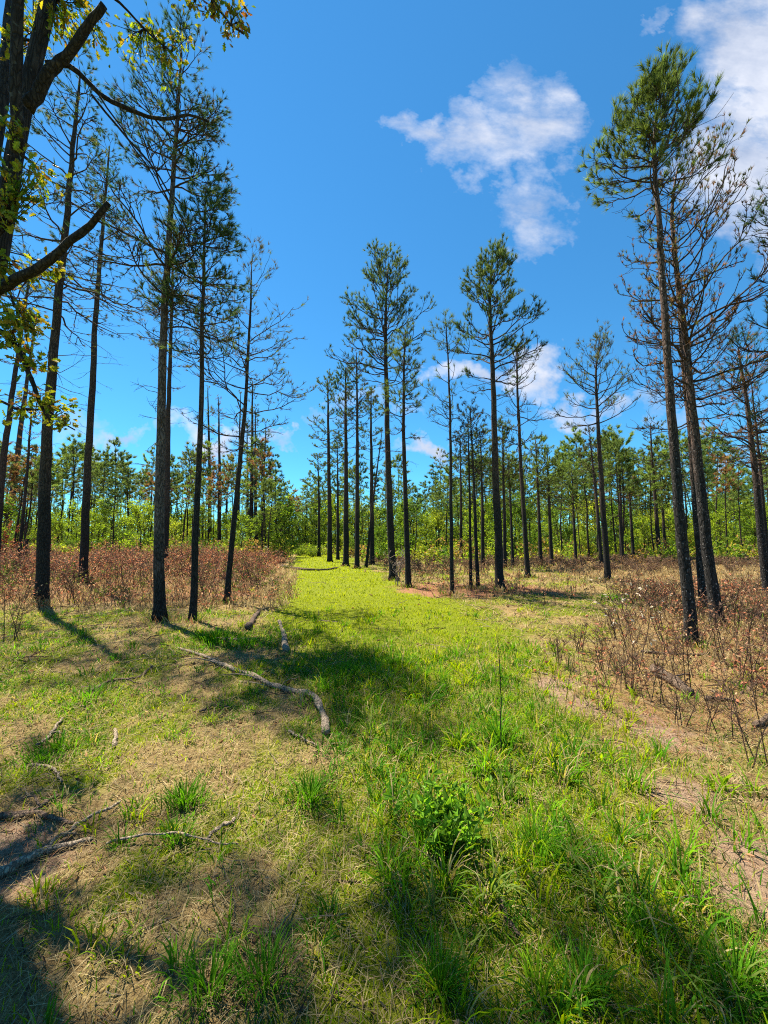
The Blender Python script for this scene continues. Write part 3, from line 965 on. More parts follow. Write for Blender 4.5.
def all_pines():
    P = pine
    # ---- left group
    P('pine_tree', 'tall dark pine left of the two bark-brown trunks, rising from straw at the left edge', [(42, 605), (48, 440), (60, 310), (72, 205), (88, 70)], 13, 101,
      cs=0.5, n1=46, Lmax=1.9, dens=3.4, keep=1.0, tuft_n=22, needle=0.12, wn=0.009, col='dark', col2='olive', frac2=0.4, dead=22, dead_from=0.25, deadL=1.5, rise=(-0.2, 0.5), up=0.4, n3=3)
    P('pine_tree', 'straight black pine with bare snapped side branches standing within the brown brush', [(82, 587), (88, 420), (93, 300), (99, 225), (106, 130)], 9, 102,
      cs=0.55, n1=40, Lmax=1.6, dens=3.2, keep=1.0, tuft_n=22, needle=0.12, wn=0.009, col='dark', col2='grey', frac2=0.4, dead=24, dead_from=0.28, deadL=1.4, rise=(-0.15, 0.5), up=0.4, n3=3)
    P('pine_tree', 'tallest left pine with grey-brown plated trunk and airy crown reaching the picture top', [(160, 621), (160, 450), (161, 300), (167, 190), (172, 90), (175, 12)], 12, 103, bark_m=M_BARK_GREY,
      cs=0.46, n1=70, Lmax=1.6, dens=5.0, keep=1.0, tuft_n=22, needle=0.115, wn=0.008, col='dark', col2='grey', frac2=0.35, dead=20, dead_from=0.22, deadL=1.3, rise=(-0.15, 0.65), up=0.45, n3=3)
    P('pine_tree', 'slim pine standing close behind the grey plated trunk, nearly hidden by it', [(165, 574), (167, 400), (170, 280), (172, 215)], 7, 104,
      cs=0.5, n1=40, Lmax=1.8, keep=0.7, col='olive', dead=10, deadL=1.2)
    P('pine_tree', 'slender pine with thick dark green rounded crown right of the grey plated trunk', [(192, 621), (197, 490), (202, 383), (203, 300), (205, 230), (207, 168)], 8, 105,
      cs=0.58, n1=52, Lmax=1.05, dens=5.0, keep=0.9, tuft_n=18, needle=0.14, n3=3, col='dark', col2='green', frac2=0.3, dead=14, dead_from=0.3, deadL=0.9, rise=(0.0, 0.9))
    P('pine_tree', 'leaning thin pine with sparse wide crown, nearest the track on its left', [(226, 604), (234, 510), (242, 425), (246, 350), (249, 300), (250, 242)], 7, 106,
      cs=0.42, n1=38, Lmax=1.75, dens=3.8, keep=0.6, tuft_n=11, needle=0.14, col='grey', col2='green', frac2=0.4, dead=12, dead_from=0.3, deadL=1.1, rise=(-0.05, 0.8), n3=3)
    # far left stems
    P('pine_tree', 'dark pine stem leaning right at the far left edge, outermost there', [(-6, 575), (2, 470), (12, 385), (20, 330), (30, 250)], 8, 107,
      cs=0.5, n1=30, Lmax=2.0, keep=0.5, col='dark', dead=12, deadL=1.6)
    P('pine_tree', 'dark pine stem second from the left edge, behind the scorched brown bough', [(2, 552), (10, 480), (17, 370), (24, 300)], 7, 108,
      cs=0.55, n1=28, Lmax=2.0, keep=0.5, col='olive', dead=12, deadL=1.4)
    P('pine_tree', 'thin reddish young pine beside the burnt snag at far left', [(18, 570), (23, 500), (28, 420), (31, 372)], 4, 109,
      cs=0.5, n1=22, Lmax=1.0, keep=0.4, col='brown', dead=8, deadL=0.8)
    # cluster left of the track end
    for i, (pix, w, lab, c) in enumerate([
        ([(209, 552), (210, 470), (209, 385)], 5, 'dark slim pine directly behind the slender thick-crowned pine left of track', 'olive'),
        ([(219, 553), (220, 470), (219, 395)], 5, 'dark slim pine in the gap before the leaning thin pine, brown tinged crown', 'brown'),
        ([(238, 553), (241, 470), (243, 392)], 4, 'slim pine just behind the lean thin trunk, left of the tight cluster', 'olive'),
        ([(247, 553), (248, 480), (248, 420)], 4, 'left stem of the tight pine cluster beside the track end', 'green'),
        ([(251, 556), (252, 470), (253, 378)], 6, 'thickest and tallest stem of the tight pine cluster beside the track end', 'green'),
        ([(257, 556), (257, 470), (258, 408)], 5, 'middle stem of the tight pine cluster beside the track end', 'olive'),
        ([(262, 557), (264, 480), (266, 418)], 4, 'right stem of the tight pine cluster, beside the bright grass track', 'green')]):
        P('pine_tree', lab, pix, w, 120 + i, cs=0.55, n1=26, Lmax=1.5, dens=2.6, keep=0.75, tuft_n=15, needle=0.24, wn=0.022, col=c, col2='green', frac2=0.4, dead=8, deadL=1.0, n3=1, sides=8)
    # ---- middle stand
    P('pine_tree', 'tall pine with broad round green crown, left of the two giants of the middle stand', [(393, 580), (389, 500), (387, 440), (385, 337), (386, 290), (388, 256)], 9, 130,
      cs=0.60, n1=58, Lmax=2.45, dens=3.4, keep=0.95, tuft_n=20, needle=0.17, wn=0.015, n3=3, col='green', col2='dark', frac2=0.4, dead=16, dead_from=0.35, deadL=1.1, rise=(0.1, 1.0), up=0.8)
    P('pine_tree', 'narrow pine just right of the round-crowned giant, with small ragged crown', [(408, 588), (405, 500), (403, 430), (404, 370), (405, 326)], 7, 131,
      cs=0.55, n1=40, Lmax=0.95, dens=4.0, keep=0.7, tuft_n=16, needle=0.19, wn=0.013, col='green', dead=18, dead_from=0.3, deadL=0.8, rise=(0.0, 0.9))
    P('pine_tree', 'very thin straight pine midway between the two giants, nearly bare crown', [(452, 595), (451, 500), (450, 396), (448, 350), (446, 309)], 5, 132,
      cs=0.55, n1=34, Lmax=1.0, dens=3.4, keep=0.4, tuft_n=13, needle=0.17, col='green', dead=16, dead_from=0.35, deadL=0.9, up=1.0)
    P('pine_tree', 'tall pine with dense tapering green top, right giant of the middle stand on red straw', [(500, 591), (495, 480), (491, 376), (487, 300), (489, 258)], 10, 133,
      cs=0.58, n1=58, Lmax=1.55, dens=4.2, keep=0.9, tuft_n=20, needle=0.15, wn=0.013, n3=3, col='green', col2='dark', frac2=0.4, dead=20, dead_from=0.32, deadL=1.3, rise=(0.0, 1.0), up=0.9, bias=(0.0, 0.15))
    P('pine_tree', 'bare half-dead pine with wispy twigs, right of the dense-topped giant', [(528, 578), (523, 480), (519, 396), (518, 360), (519, 330)], 6, 134,
      cs=0.5, n1=44, Lmax=1.6, dens=3.6, keep=0.22, tuft_n=10, needle=0.16, col='grey', dead=16, dead_from=0.3, deadL=1.2, up=1.1)
    mids = [
        ([(319, 557), (319, 500), (318, 452)], 4, 'shortest full-crowned pine at the right edge of the track end', 'yellow', 1.6),
        ([(330, 562), (330, 480), (329, 378)], 6, 'dark straight pine beside the track end, wide left-reaching crown', 'green', 2.0),
        ([(338, 560), (338, 500), (338, 440)], 4, 'small pine tucked between two dark straight pines by the track end', 'green', 1.4),
        ([(346, 566), (346, 470), (345, 358)], 7, 'dark straight pine with tall leafy crown, third along the track end row', 'dark', 1.7),
        ([(357, 568), (357, 470), (356, 343)], 6, 'thin tall pine with feathery dead crown left of the round-crowned giant', 'grey', 1.4),
        ([(372, 564), (372, 490), (371, 385)], 6, 'dark pine immediately left of the round-crowned giant trunk', 'green', 1.3),
        ([(461, 561), (461, 500), (460, 432)], 4, 'small brown-tinged pine just right of the very thin straight pine', 'grey', 1.2),
        ([(471, 588), (470, 500), (468, 407)], 4, 'pole-thin pine, left of the pair before the dense-topped giant', 'grey', 0.9),
        ([(478, 589), (475, 500), (472, 395)], 5, 'leaning pole pine, right of the pair before the dense-topped giant', 'grey', 0.8),
        ([(483, 569), (482, 500), (480, 430)], 5, 'dark distant pine glimpsed left of the dense-topped giant trunk', 'green', 1.3),
        ([(505, 569), (503, 500), (501, 420)], 5, 'dark pine emerging right behind the dense-topped giant trunk', 'green', 1.3),
        ([(513, 568), (511, 500), (509, 448)], 4, 'small pine between the dense-topped giant and the bare half-dead pine', 'yellow', 1.2),
        ([(541, 567), (539, 500), (536, 433)], 5, 'full green pine first to the right of the bare half-dead pine', 'yellow', 1.5),
        ([(552, 566), (549, 500), (547, 444)], 5, 'full green pine second to the right of the bare half-dead pine', 'yellow', 1.6),
        ([(576, 565), (574, 510), (573, 462)], 4, 'fresh green pine just left of the flat-topped pine', 'yellow', 1.7),
        ([(602, 570), (598, 500), (592, 425)], 5, 'thin dark pine touching the flat-topped pine trunk', 'grey', 0.9),
        ([(622, 564), (620, 510), (618, 452)], 5, 'leafy pine first right of the flat-topped pine', 'yellow', 1.9),
        ([(634, 563), (631, 510), (629, 462)], 4, 'leafy pine second right of the flat-topped pine', 'yellow', 1.7),
        ([(660, 562), (655, 500), (651, 453), (649, 418)], 5, 'sparse dead-looking pine left of the paired large trunks', 'grey', 1.5),
        ([(666, 561), (663, 510), (661, 470)], 4, 'short brown-crowned pine behind the nearest right trunk', 'olive', 1.3)]
    for i, (pix, w, lab, c, lm) in enumerate(mids):
        P('pine_tree', lab, pix, w, 150 + i, cs=0.52 if c != 'grey' else 0.6, n1=36, Lmax=lm * 1.1, dens=3.0, keep=0.9 if c != 'grey' else 0.45, tuft_n=16, needle=min(0.21, 0.05 + 0.0065 * at_ground(*pix[0])[1]), wn=0.004 + 0.0007 * at_ground(*pix[0])[1],
          col=c, col2='green', frac2=0.3, dead=9, deadL=0.9, n3=2, sides=8)
    # leaning dead pole
    P('dead_pine', 'thin dead pole leaning right across its neighbours in the middle stand', [(366, 567), (373, 500), (382, 428)], 3.5, 180, cat='dead tree',
      cs=0.8, n1=6, Lmax=0.4, keep=0.0, col='grey', dead=4, deadL=0.4)
    P('pine_tree', 'flat-topped pine with wide sparse crown standing alone right of the clearing', [(608, 581), (602, 500), (597, 430), (594, 366), (598, 337)], 7, 181,
      cs=0.62, n1=42, Lmax=1.9, dens=3.4, keep=0.4, tuft_n=13, needle=0.19, wn=0.014, col='olive', col2='green', frac2=0.4, dead=14, dead_from=0.35, deadL=1.4, rise=(0.05, 1.0), up=0.9)
    # ---- right group
    P('pine_tree', 'nearest right pine, flaky black trunk leaning left under a thick green wind-swept top', [(692, 644), (684, 570), (676, 492), (664, 340), (655, 217), (649, 155), (653, 112), (660, 82)], 12.5, 190, bark_m=M_BARK_RED,
      cs=0.765, n1=54, Lmax=1.0, dens=6.0, keep=0.85, tuft_n=26, needle=0.135, wn=0.009, n3=3, col='green', col2='yellow', frac2=0.25, dead=34, dead_from=0.42, deadL=1.15, rise=(0.1, 1.1), up=0.8)
    P('pine_tree', 'second large right pine with bare upswept twigs, its trunk closest behind the nearest one', [(718, 624), (707, 540), (696, 438), (687, 330), (680, 264), (674, 205), (681, 142)], 12.5, 191, bark_m=M_BARK_RED,
      cs=0.45, n1=66, Lmax=1.75, dens=4.4, keep=0.95, tuft_n=15, needle=0.09, wn=0.010, col='olive', col2='brown', frac2=0.55, dead=26, dead_from=0.35, deadL=1.3, rise=(0.0, 0.8), up=1.3, bias=(0.0, 0.3))
    P('pine_tree', 'slim pine trunk squeezed between the two large right trunks', [(703, 609), (696, 520), (688, 430), (678, 340), (674, 290)], 8, 192, bark_m=M_BARK_RED,
      cs=0.6, n1=36, Lmax=1.5, dens=3.4, keep=0.35, tuft_n=10, needle=0.14, col='grey', dead=14, deadL=1.2, up=1.2)
    P('pine_tree', 'right edge pine with rusty dead needles on its lower boughs', [(768, 597), (757, 490), (747, 402), (740, 365), (736, 333)], 9, 193, bark_m=M_BARK_RED,
      cs=0.5, n1=44, Lmax=1.5, dens=3.6, keep=0.7, tuft_n=13, needle=0.16, col='dark', col2='brown', frac2=0.75, dead=12, dead_from=0.4, deadL=1.2, rise=(-0.1, 0.9))
    P('pine_tree', 'slender pine close behind the rusty-needled right edge pine', [(770, 585), (759, 480), (751, 410), (747, 372)], 5, 194,
      cs=0.5, n1=30, Lmax=1.4, dens=3.0, keep=0.6, tuft_n=12, needle=0.17, col='dark', col2='brown', frac2=0.6, dead=10, deadL=1.2)
    P('pine_tree', 'pine cut by the right picture edge, only its upper boughs reaching into view', [(850, 640), (832, 480), (812, 330), (800, 240), (792, 150)], 13, 195, bark_m=M_BARK_RED,
      cs=0.35, n1=54, Lmax=1.35, dens=3.6, keep=0.6, tuft_n=14, needle=0.15, wn=0.009, col='dark', col2='olive', frac2=0.4, dead=20, dead_from=0.3, deadL=1.2, up=1.1)


# ------------------------------------------------------------------ far forest
def far_forest():
    rng = np.random.default_rng(31)
    # prototypes of far pines
    protos = []
    for i in range(7):
        r = np.random.default_rng(300 + i)
        H = 13.0
        pts = np.array([[0, 0, -0.15], [r.normal() * 0.15, r.normal() * 0.15, H * 0.5], [r.normal() * 0.3, r.normal() * 0.3, H]])
        path = resample(pts, 16, r, 0.03)
        col = ['green', 'yellow', 'green', 'dark', 'yellow', 'olive', 'brown'][i]
        tr, cr = pine_parts(r, path, 0.12, cs=[0.55, 0.5, 0.6, 0.5, 0.45, 0.6, 0.55][i], n1=30, Lmax=[2.0, 2.3, 1.8, 1.7, 2.2, 1.7, 1.7][i], dens=2.6,
                            tuft_n=14, needle=0.38, wn=0.05, keep=0.9 if i != 5 else 0.5, col=col, col2='green', frac2=0.3, dead=10, deadL=1.2, n3=1, sides=7, gain=1.4)
        root = empty('far_pine', (0, 0, 0))
        tr.build('trunk', [M_BARK_FAR], root)
        cr.build('crown', [M_BARK_FAR, M_NEEDLE], root)
        protos.append(root)
    used = [False] * len(protos)
    zones = [
        (-30, 275, 82, 'distant slim pine standing behind the red-brown brush on the left', 'distant pines behind the left brush'),
        (262, 425, 28, 'distant slim pine closing the far end of the grass track', 'distant pines at the end of the track'),
        (425, 580, 46, 'distant slim pine in the green wood behind the middle stand', 'distant pines behind the middle stand'),
        (580, 800, 60, 'distant slim pine in the green wood behind the large right trunks', 'distant pines behind the right trunks')]
    for a, b, n, lab, grp in zones:
        px = a + (np.arange(n) + rng.uniform(0, 1, n)) / n * (b - a)
        for q in px:
            Y = rng.uniform(27, 52) if rng.uniform() < 0.5 else rng.uniform(45, 78)
            x = (q - 384) / FOC * Y * 1.0
            if abs(x - path_c(Y)) < 3.2 and Y < 52:
                Y = rng.uniform(56, 80); x = (q - 384) / FOC * Y
            if q < 280:
                top = rng.uniform(440, 488)
            elif q < 330:
                top = rng.uniform(478, 500)
            elif q < 560:
                top = rng.uniform(452, 500)
            else:
                top = rng.uniform(428, 488)
            Hh = at_depth(q, top, Y)[2]
            w = np.array([3, 3, 3, 2, 3, 1.5, 0.5]) if q > 270 else np.array([3, 2, 3, 2, 2, 3, 3])
            i = rng.choice(len(protos), p=w / w.sum())
            o = copy_tree(protos[i]) if used[i] else protos[i]
            used[i] = True
            o.location = (x, Y, gh(x, Y))
            s = Hh / 13.0
            o.scale = (s * rng.uniform(0.85, 1.15), s * rng.uniform(0.85, 1.15), s)
            o.rotation_euler = (rng.normal() * 0.025, rng.normal() * 0.025, rng.uniform(0, 6.28))
            tag(o, lab, 'pine tree', grp)
    # light green hardwoods
    hp = []
    for i in range(6):
        r = np.random.default_rng(400 + i)
        root = empty('young_hardwood', (0, 0, 0))
        H = 6.0
        path = resample(np.array([[0, 0, -0.15], [r.normal() * 0.2, r.normal() * 0.2, 3], [r.normal() * 0.3, r.normal() * 0.3, H * 0.9]]), 10, r, 0.04)
        tr, cr = Geo(), Geo()
        V, F = tubes(path[None], (0.075 * np.linspace(1, 0.15, 10))[None], 6)
        tr.add(V, F, smooth=True)
        n1 = 26
        u = np.sort(r.uniform(0.12, 1, n1))
        f = u * 9; k = np.clip(f.astype(int), 0, 8); st = path[k] + (path[k + 1] - path[k]) * (f - k)[:, None]
        L = (0.7 + 1.5 * np.sin(np.pi * np.clip(u * 0.8 + 0.12, 0, 1))) * r.uniform(0.6, 1.2, n1)
        B = curves(st, np.arange(n1) * 2.4 + r.normal(size=n1) * 0.4, 0.2 + 0.6 * u, 0.5 + 0.7 * u, L, 6, r, 0.18)
        V, F = tubes(B, np.linspace(0.03, 0.008, 6)[None] * np.ones((n1, 1)), 4)
        cr.add(V, F, mat=0)
        j = np.repeat(np.arange(n1), 8)
        p, d = along(B, j, r.uniform(0.25, 1, len(j)))
        az, el = azel(d)
        L2 = r.uniform(0.25, 0.8, len(j))
        B2 = curves(p, az + r.uniform(-1.3, 1.3, len(j)), el + r.normal(size=len(j)) * 0.4, el + r.normal(size=len(j)) * 0.4, L2, 4, r, 0.2)
        V, F = tubes(B2, np.linspace(0.01, 0.005, 4)[None] * np.ones((len(j), 1)), 3)
        cr.add(V, F, mat=0)
        kk = np.repeat(np.arange(len(j)), 14)
        p, d = along(B2, kk, r.uniform(0.1, 1, len(kk)))
        p = p + r.normal(size=p.shape) * 0.10
        dd = d + r.normal(size=d.shape) * 0.9; dd[:, 2] -= 0.3
        tone = 1.5 * np.array([[0.10, 0.165, 0.02], [0.135, 0.20, 0.022], [0.075, 0.14, 0.02], [0.16, 0.21, 0.03], [0.065, 0.12, 0.02], [0.12, 0.19, 0.02]])[i]
        c = tone * (0.8 + 0.4 * r.uniform(size=len(j)))[kk][:, None]
        V, F, cc = leaves(p, dd, 0.16, r, c, RHOMB, 0.25)
        cr.add(V, F, cc, mat=1)
        tr.build('trunk', [M_BARK_FAR], root)
        cr.build('crown', [M_TWIG, M_LEAF], root)
        hp.append(root)
    used = [False] * 6
    hz = [(-40, 270, 62, 'young bright green hardwood behind the brown brush on the left', 'young hardwoods behind the left brush', (497, 536)),
          (262, 345, 26, 'young bright green hardwood closing the end of the grass track', 'young hardwoods closing the track', (490, 526)),
          (345, 560, 56, 'young bright green hardwood behind the trunks of the middle stand', 'young hardwoods behind the middle stand', (494, 532)),
          (560, 810, 64, 'young bright green hardwood behind the right-hand brush and trunks', 'young hardwoods behind the right trunks', (490, 533))]
    for a, b, n, lab, grp, (t0, t1) in hz:
        for m in range(n):
            q = a + (m + rng.uniform()) / n * (b - a)
            Y = rng.uniform(33, 68)
            x = (q - 384) / FOC * Y
            if abs(x - path_c(Y)) < 3.4 and Y < 50:
                Y = rng.uniform(51, 68); x = (q - 384) / FOC * Y
            Hh = at_depth(q, rng.uniform(t0, t1), Y)[2]
            i = rng.integers(0, 6)
            o = copy_tree(hp[i]) if used[i] else hp[i]
            used[i] = True
            s = Hh / 6.3
            o.location = (x, Y, gh(x, Y))
            o.scale = (s * rng.uniform(0.9, 1.25), s * rng.uniform(0.9, 1.25), s)
            o.rotation_euler = (0, 0, rng.uniform(0, 6.28))
            tag(o, lab, 'hardwood tree', grp)
    # far wood: the mass of foliage beyond
    G = Geo()
    r = np.random.default_rng(33)
    n = 520
    px = r.uniform(-160, 930, n)
    Y = r.uniform(72, 125, n)
    x = (px - 384) / FOC * Y
    hgt = r.uniform(5, 10.5, n) * np.where((px > 270) & (px < 330), 0.85, 1.0)
    P = np.zeros((n, 4, 3))
    P[:, :, 0] = x[:, None] + r.normal(size=(n, 4)) * 0.3; P[:, :, 1] = Y[:, None]
    P[:, :, 2] = hgt[:, None] * np.linspace(-0.03, 1, 4)[None]
    V, F = tubes(P, np.linspace(0.16, 0.05, 4)[None] * np.ones((n, 1)), 5)
    G.add(V, F, mat=0)
    cn = 150
    idx = np.repeat(np.arange(n), cn)
    m = len(idx)
    u = r.uniform(0.08, 1.02, m)
    wd = (0.5 + 2.2 * np.sin(np.pi * np.clip(u * 0.85 + 0.1, 0, 1))) * r.uniform(0.2, 1.1, m)
    a = r.uniform(0, 6.28, m)
    pos = np.stack([x[idx] + wd * np.cos(a), Y[idx] + wd * np.sin(a), hgt[idx] * u], 1)
    tone = 1.25 * np.array([[0.08, 0.14, 0.02], [0.115, 0.17, 0.025], [0.055, 0.10, 0.022], [0.13, 0.18, 0.03]])[r.integers(0, 4, n)]
    V, F, cc = leaves(pos, r.normal(size=(m, 3)), 0.55, r, tone[idx], RHOMB, 0.25)
    G.add(V, F, cc, mat=1)
    o = G.build('far_wood', [M_BARK_FAR, M_LEAF])
    tag(o, 'green mass of far woodland closing the view', 'woodland', kind='stuff')


# ------------------------------------------------------------------ oak at upper left
def build_oak():
    rng = np.random.default_rng(51)
    D = 3.3
    root = empty('oak_tree', (0, 0, 0))
    b = at_ground(-112, 722)
    b = np.array([b[0], D, gh(b[0], D)])
    root.location = b
    tag(root, 'large leaning oak with broken limbs at the upper left edge', 'oak tree')

    def pl(pix, n, d0=D, d1=None, wob=0.0):
        ds = np.linspace(d0, d0 if d1 is None else d1, len(pix))
        return resample(np.array([at_depth(px, py, dd) for (px, py), dd in zip(pix, ds)]) - b, n, rng, wob)
    T = Geo()
    main = pl([(-112, 735), (-80, 560), (-48, 420), (-18, 310), (0, 250), (20, 120), (34, 60), (50, 0), (66, -90), (92, -230), (100, -420)], 40, D, D + 0.3)
    V, F = tubes(main[None], (0.100 * np.linspace(1, 0.3, 40) * (1 + 0.4 * np.exp(-np.linspace(0, 1, 40) * 30)))[None], 14, cap=True, rough=0.04, rng=rng)
    T.add(V, F, smooth=True)
    T.build('trunk', [M_OAK], root)
    limb_specs = [
        ([(-30, 260), (-10, 200), (4, 120), (10, 40), (12, 0), (16, -120), (0, -260)], 0.055, 0.03, D + 0.1, D + 0.9),
        ([(16, 150), (19, 90), (19, 30), (21, -20), (34, -140), (60, -300)], 0.05, 0.03, D - 0.05, D - 0.5),
        ([(28, 108), (46, 78), (66, 52), (88, 26), (104, 5)], 0.056, 0.030, D, D - 0.15),          # broken fork
        ([(48, 66), (64, 60), (82, 76), (102, 94), (122, 107), (150, 117), (176, 116), (190, 112), (209, 122)], 0.030, 0.011, D + 0.05, D + 0.6),
        ([(-48, 318), (-20, 300), (5, 286), (30, 274), (52, 261), (76, 237), (92, 220), (109, 203)], 0.050, 0.020, D - 0.3, D - 0.5),      # broken stub
        ([(-30, 330), (0, 332), (22, 352), (33, 378), (38, 398), (50, 420)], 0.032, 0.010, D - 0.25, D - 0.2),
        ([(92, 96), (120, 128), (160, 176), (185, 230), (206, 296)], 0.012, 0.004, D + 0.2, D + 0.8),
        ([(98, 95), (134, 150), (168, 200), (200, 262)], 0.009, 0.004, D + 0.2, D + 0.7),
        ([(60, -60), (120, -70), (170, -40), (205, -8), (225, 20), (244, 34)], 0.030, 0.008, D, D + 0.2),
        ([(55, 0), (90, -20), (125, 10), (150, 35), (172, 52)], 0.022, 0.007, D + 0.1, D + 0.8),
        ([(0, 240), (-12, 260), (10, 290), (22, 320), (34, 330)], 0.014, 0.006, D - 0.2, D - 0.3),
        ([(-40, 380), (-10, 395), (20, 412), (45, 408), (75, 430)], 0.016, 0.006, D - 0.1, D + 0.2),
    ]
    limbs = []
    for pix, ra, rb, d0, d1 in limb_specs:
        p = pl(pix, 16, d0, d1, 0.008)
        limbs.append(p)
        G = Geo()
        V, F = tubes(p[None], np.linspace(ra, rb, 16)[None], 9, cap=True, rough=0.05, rng=rng)
        G.add(V, F, smooth=True)
        G.build('limb', [M_OAK], root)
    # crown above, out of view: boughs and sprays placed to shade the foreground
    Gc = Geo()
    OC = np.array([[0.13, 0.19, 0.018], [0.20, 0.23, 0.02], [0.08, 0.14, 0.015], [0.25, 0.24, 0.02]])
    te = math.tan(R(SUN_EL))
    sx_, sy_ = math.sin(R(SUN_AZ)) / te, math.cos(R(SUN_AZ)) / te
    for gx_, gy_, rad in ((30, 730, 0.50), (20, 780, 0.35), (90, 815, 0.34), (150, 845, 0.30), (215, 830, 0.30), (245, 865, 0.24), (320, 805, 0.28), 
                          (240, 985, 0.18), (430, 900, 0.24), (470, 960, 0.24), (540, 915, 0.26), (600, 990, 0.22), (680, 960, 0.22), (560, 850, 0.22),
                          (740, 1010, 0.2), (330, 1015, 0.14), (650, 900, 0.16), (500, 1020, 0.14)):
        g = at_ground(gx_, gy_)
        h = rng.uniform(6.6, 7.4)
        while True:
            c0 = np.array([g[0] + sx_ * h, g[1] + sy_ * h, h])
            q = c0[None] - np.array([[0, 0, rad]])
            qx, qy = project(q)
            if qy[0] < -30 or qx[0] < -45 or h > 13:
                break
            h += 0.25
        c0 = c0 - b
        i0 = int(np.clip(22 + (h - 6) * 2.6 + rng.normal(), 20, 37))
        p0 = main[i0]
        s = np.linspace(0, 1, 10)[:, None]
        mid = (p0 + c0) / 2 + np.array([rng.normal() * 0.3, rng.normal() * 0.3, 0.35])
        bough = (1 - s) ** 2 * p0 + 2 * s * (1 - s) * mid + s ** 2 * c0
        bough[1:-1] += rng.normal(size=(8, 3)) * 0.035
        V, F = tubes(bough[None], np.linspace(0.032, 0.007, 10)[None], 6)
        Gc.add(V, F, smooth=True)
        m = 15
        st, d = along(bough[None], np.zeros(m, int), rng.uniform(0.78, 1.0, m))
        ln = rng.uniform(0.5, 1.2, m) * rad
        dirs = rng.normal(size=(m, 3)) * np.array([1, 1, 0.6]); az, el = azel(dirs / np.linalg.norm(dirs, axis=1, keepdims=True))
        T2 = curves(st, az, el, el + rng.normal(size=m) * 0.4, ln, 6, rng, 0.2)
        V, F = tubes(T2, 0.007 * np.linspace(1, 0.35, 6)[None] * np.ones((m, 1)), 4)
        Gc.add(V, F)
        rad *= 0.8
        nl = int(130 * min(1.0, (rad / 0.35)) ** 1.3)
        kk = rng.integers(0, m, nl)
        p, d = along(T2, kk, rng.uniform(0.25, 1, nl))
        p = p + rng.normal(size=p.shape) * 0.05
        V, F, c = leaves(p, d + rng.normal(size=d.shape) * 0.8 - np.array([0, 0, 0.3]), 0.11, rng, OC[rng.integers(0, 4, nl)], OAK, 0.2)
        Gc.add(V, F, c, mat=1)
    # leaf sprays in view
    sprays = [  # px, py, radius px, leaves, depth, warm
        (12, 165, 26, 120, D - 0.35, 0.35), (30, 190, 22, 80, D - 0.2, 0.3), (48, 178, 18, 60, D, 0.3), (8, 120, 18, 70, D - 0.3, 0.4), (10, 205, 18, 70, D - 0.3, 0.3),
        (60, 22, 22, 90, D + 0.15, 0.3), (88, 12, 20, 70, D + 0.15, 0.3), (30, 30, 20, 80, D + 0.2, 0.4), (95, 40, 16, 40, D + 0.1, 0.2), (5, 45, 20, 60, D + 0.2, 0.4),
        (215, 12, 20, 60, D + 0.2, 0.7), (236, 18, 18, 55, D + 0.2, 0.8), (195, 5, 16, 40, D + 0.2, 0.5), (232, 38, 9, 16, D + 0.2, 0.6),
        (135, 48, 22, 60, D + 0.7, 0.15), (165, 62, 24, 70, D + 0.8, 0.15), (180, 44, 14, 30, D + 0.8, 0.15), (150, 28, 16, 40, D + 0.7, 0.2),
        (14, 308, 18, 70, D - 0.3, 0.45), (26, 330, 16, 60, D - 0.3, 0.4), (8, 340, 14, 45, D - 0.3, 0.4), (35, 362, 14, 40, D - 0.25, 0.3), (44, 404, 14, 40, D - 0.2, 0.35),
        (60, 420, 14, 34, D, 0.3), (20, 410, 16, 34, D - 0.1, 0.45), (60, 270, 12, 26, D - 0.2, 0.25), (68, 408, 10, 20, D + 0.1, 0.3), (25, 268, 18, 40, D - 0.1, 0.2), (5, 275, 16, 40, D, 0.35)]
    lim_all = np.concatenate([main] + limbs)
    for px, py, rp, n, dd, warm in sprays:
        n = int(n * (1.05 if (px < 55 and 100 < py < 210) else 1.6))
        c0 = at_depth(px, py, dd) - b
        near = lim_all[np.argmin(np.linalg.norm(lim_all - c0, axis=1))]
        rr = rp / FOC * dd
        m = max(3, n // 9)
        tip = c0 + rng.normal(size=(m, 3)) * rr * 0.55
        s = np.linspace(0, 1, 6)[None, :, None]
        mid = (near + c0) / 2 + np.array([0, 0, 0.05])
        P = (1 - s) ** 2 * near + 2 * s * (1 - s) * (mid + rng.normal(size=(m, 1, 3)) * 0.04) + s ** 2 * tip[:, None]
        V, F = tubes(P, 0.006 * np.linspace(1, 0.35, 6)[None] * np.ones((m, 1)), 4)
        Gc.add(V, F)
        kk = rng.integers(0, m, n)
        p, d = along(P, kk, rng.uniform(0.55, 1.0, n))
        p = p + rng.normal(size=p.shape) * 0.035
        g = OC[rng.integers(0, 4, n)]
        wm = rng.uniform(size=(n, 1)) < warm * 0.55
        g = np.where(wm, np.array([0.19, 0.145, 0.02]), g)
        g = np.where(rng.uniform(size=(n, 1)) < warm * 0.15, np.array([0.20, 0.085, 0.03]), g)
        V, F, c = leaves(p, d + rng.normal(size=d.shape) * 0.8 - np.array([0, 0, 0.45]), 0.068, rng, g, OAK, 0.22)
        Gc.add(V, F, c, mat=1)
    Gc.build('crown', [M_OAK, M_LEAF], root)


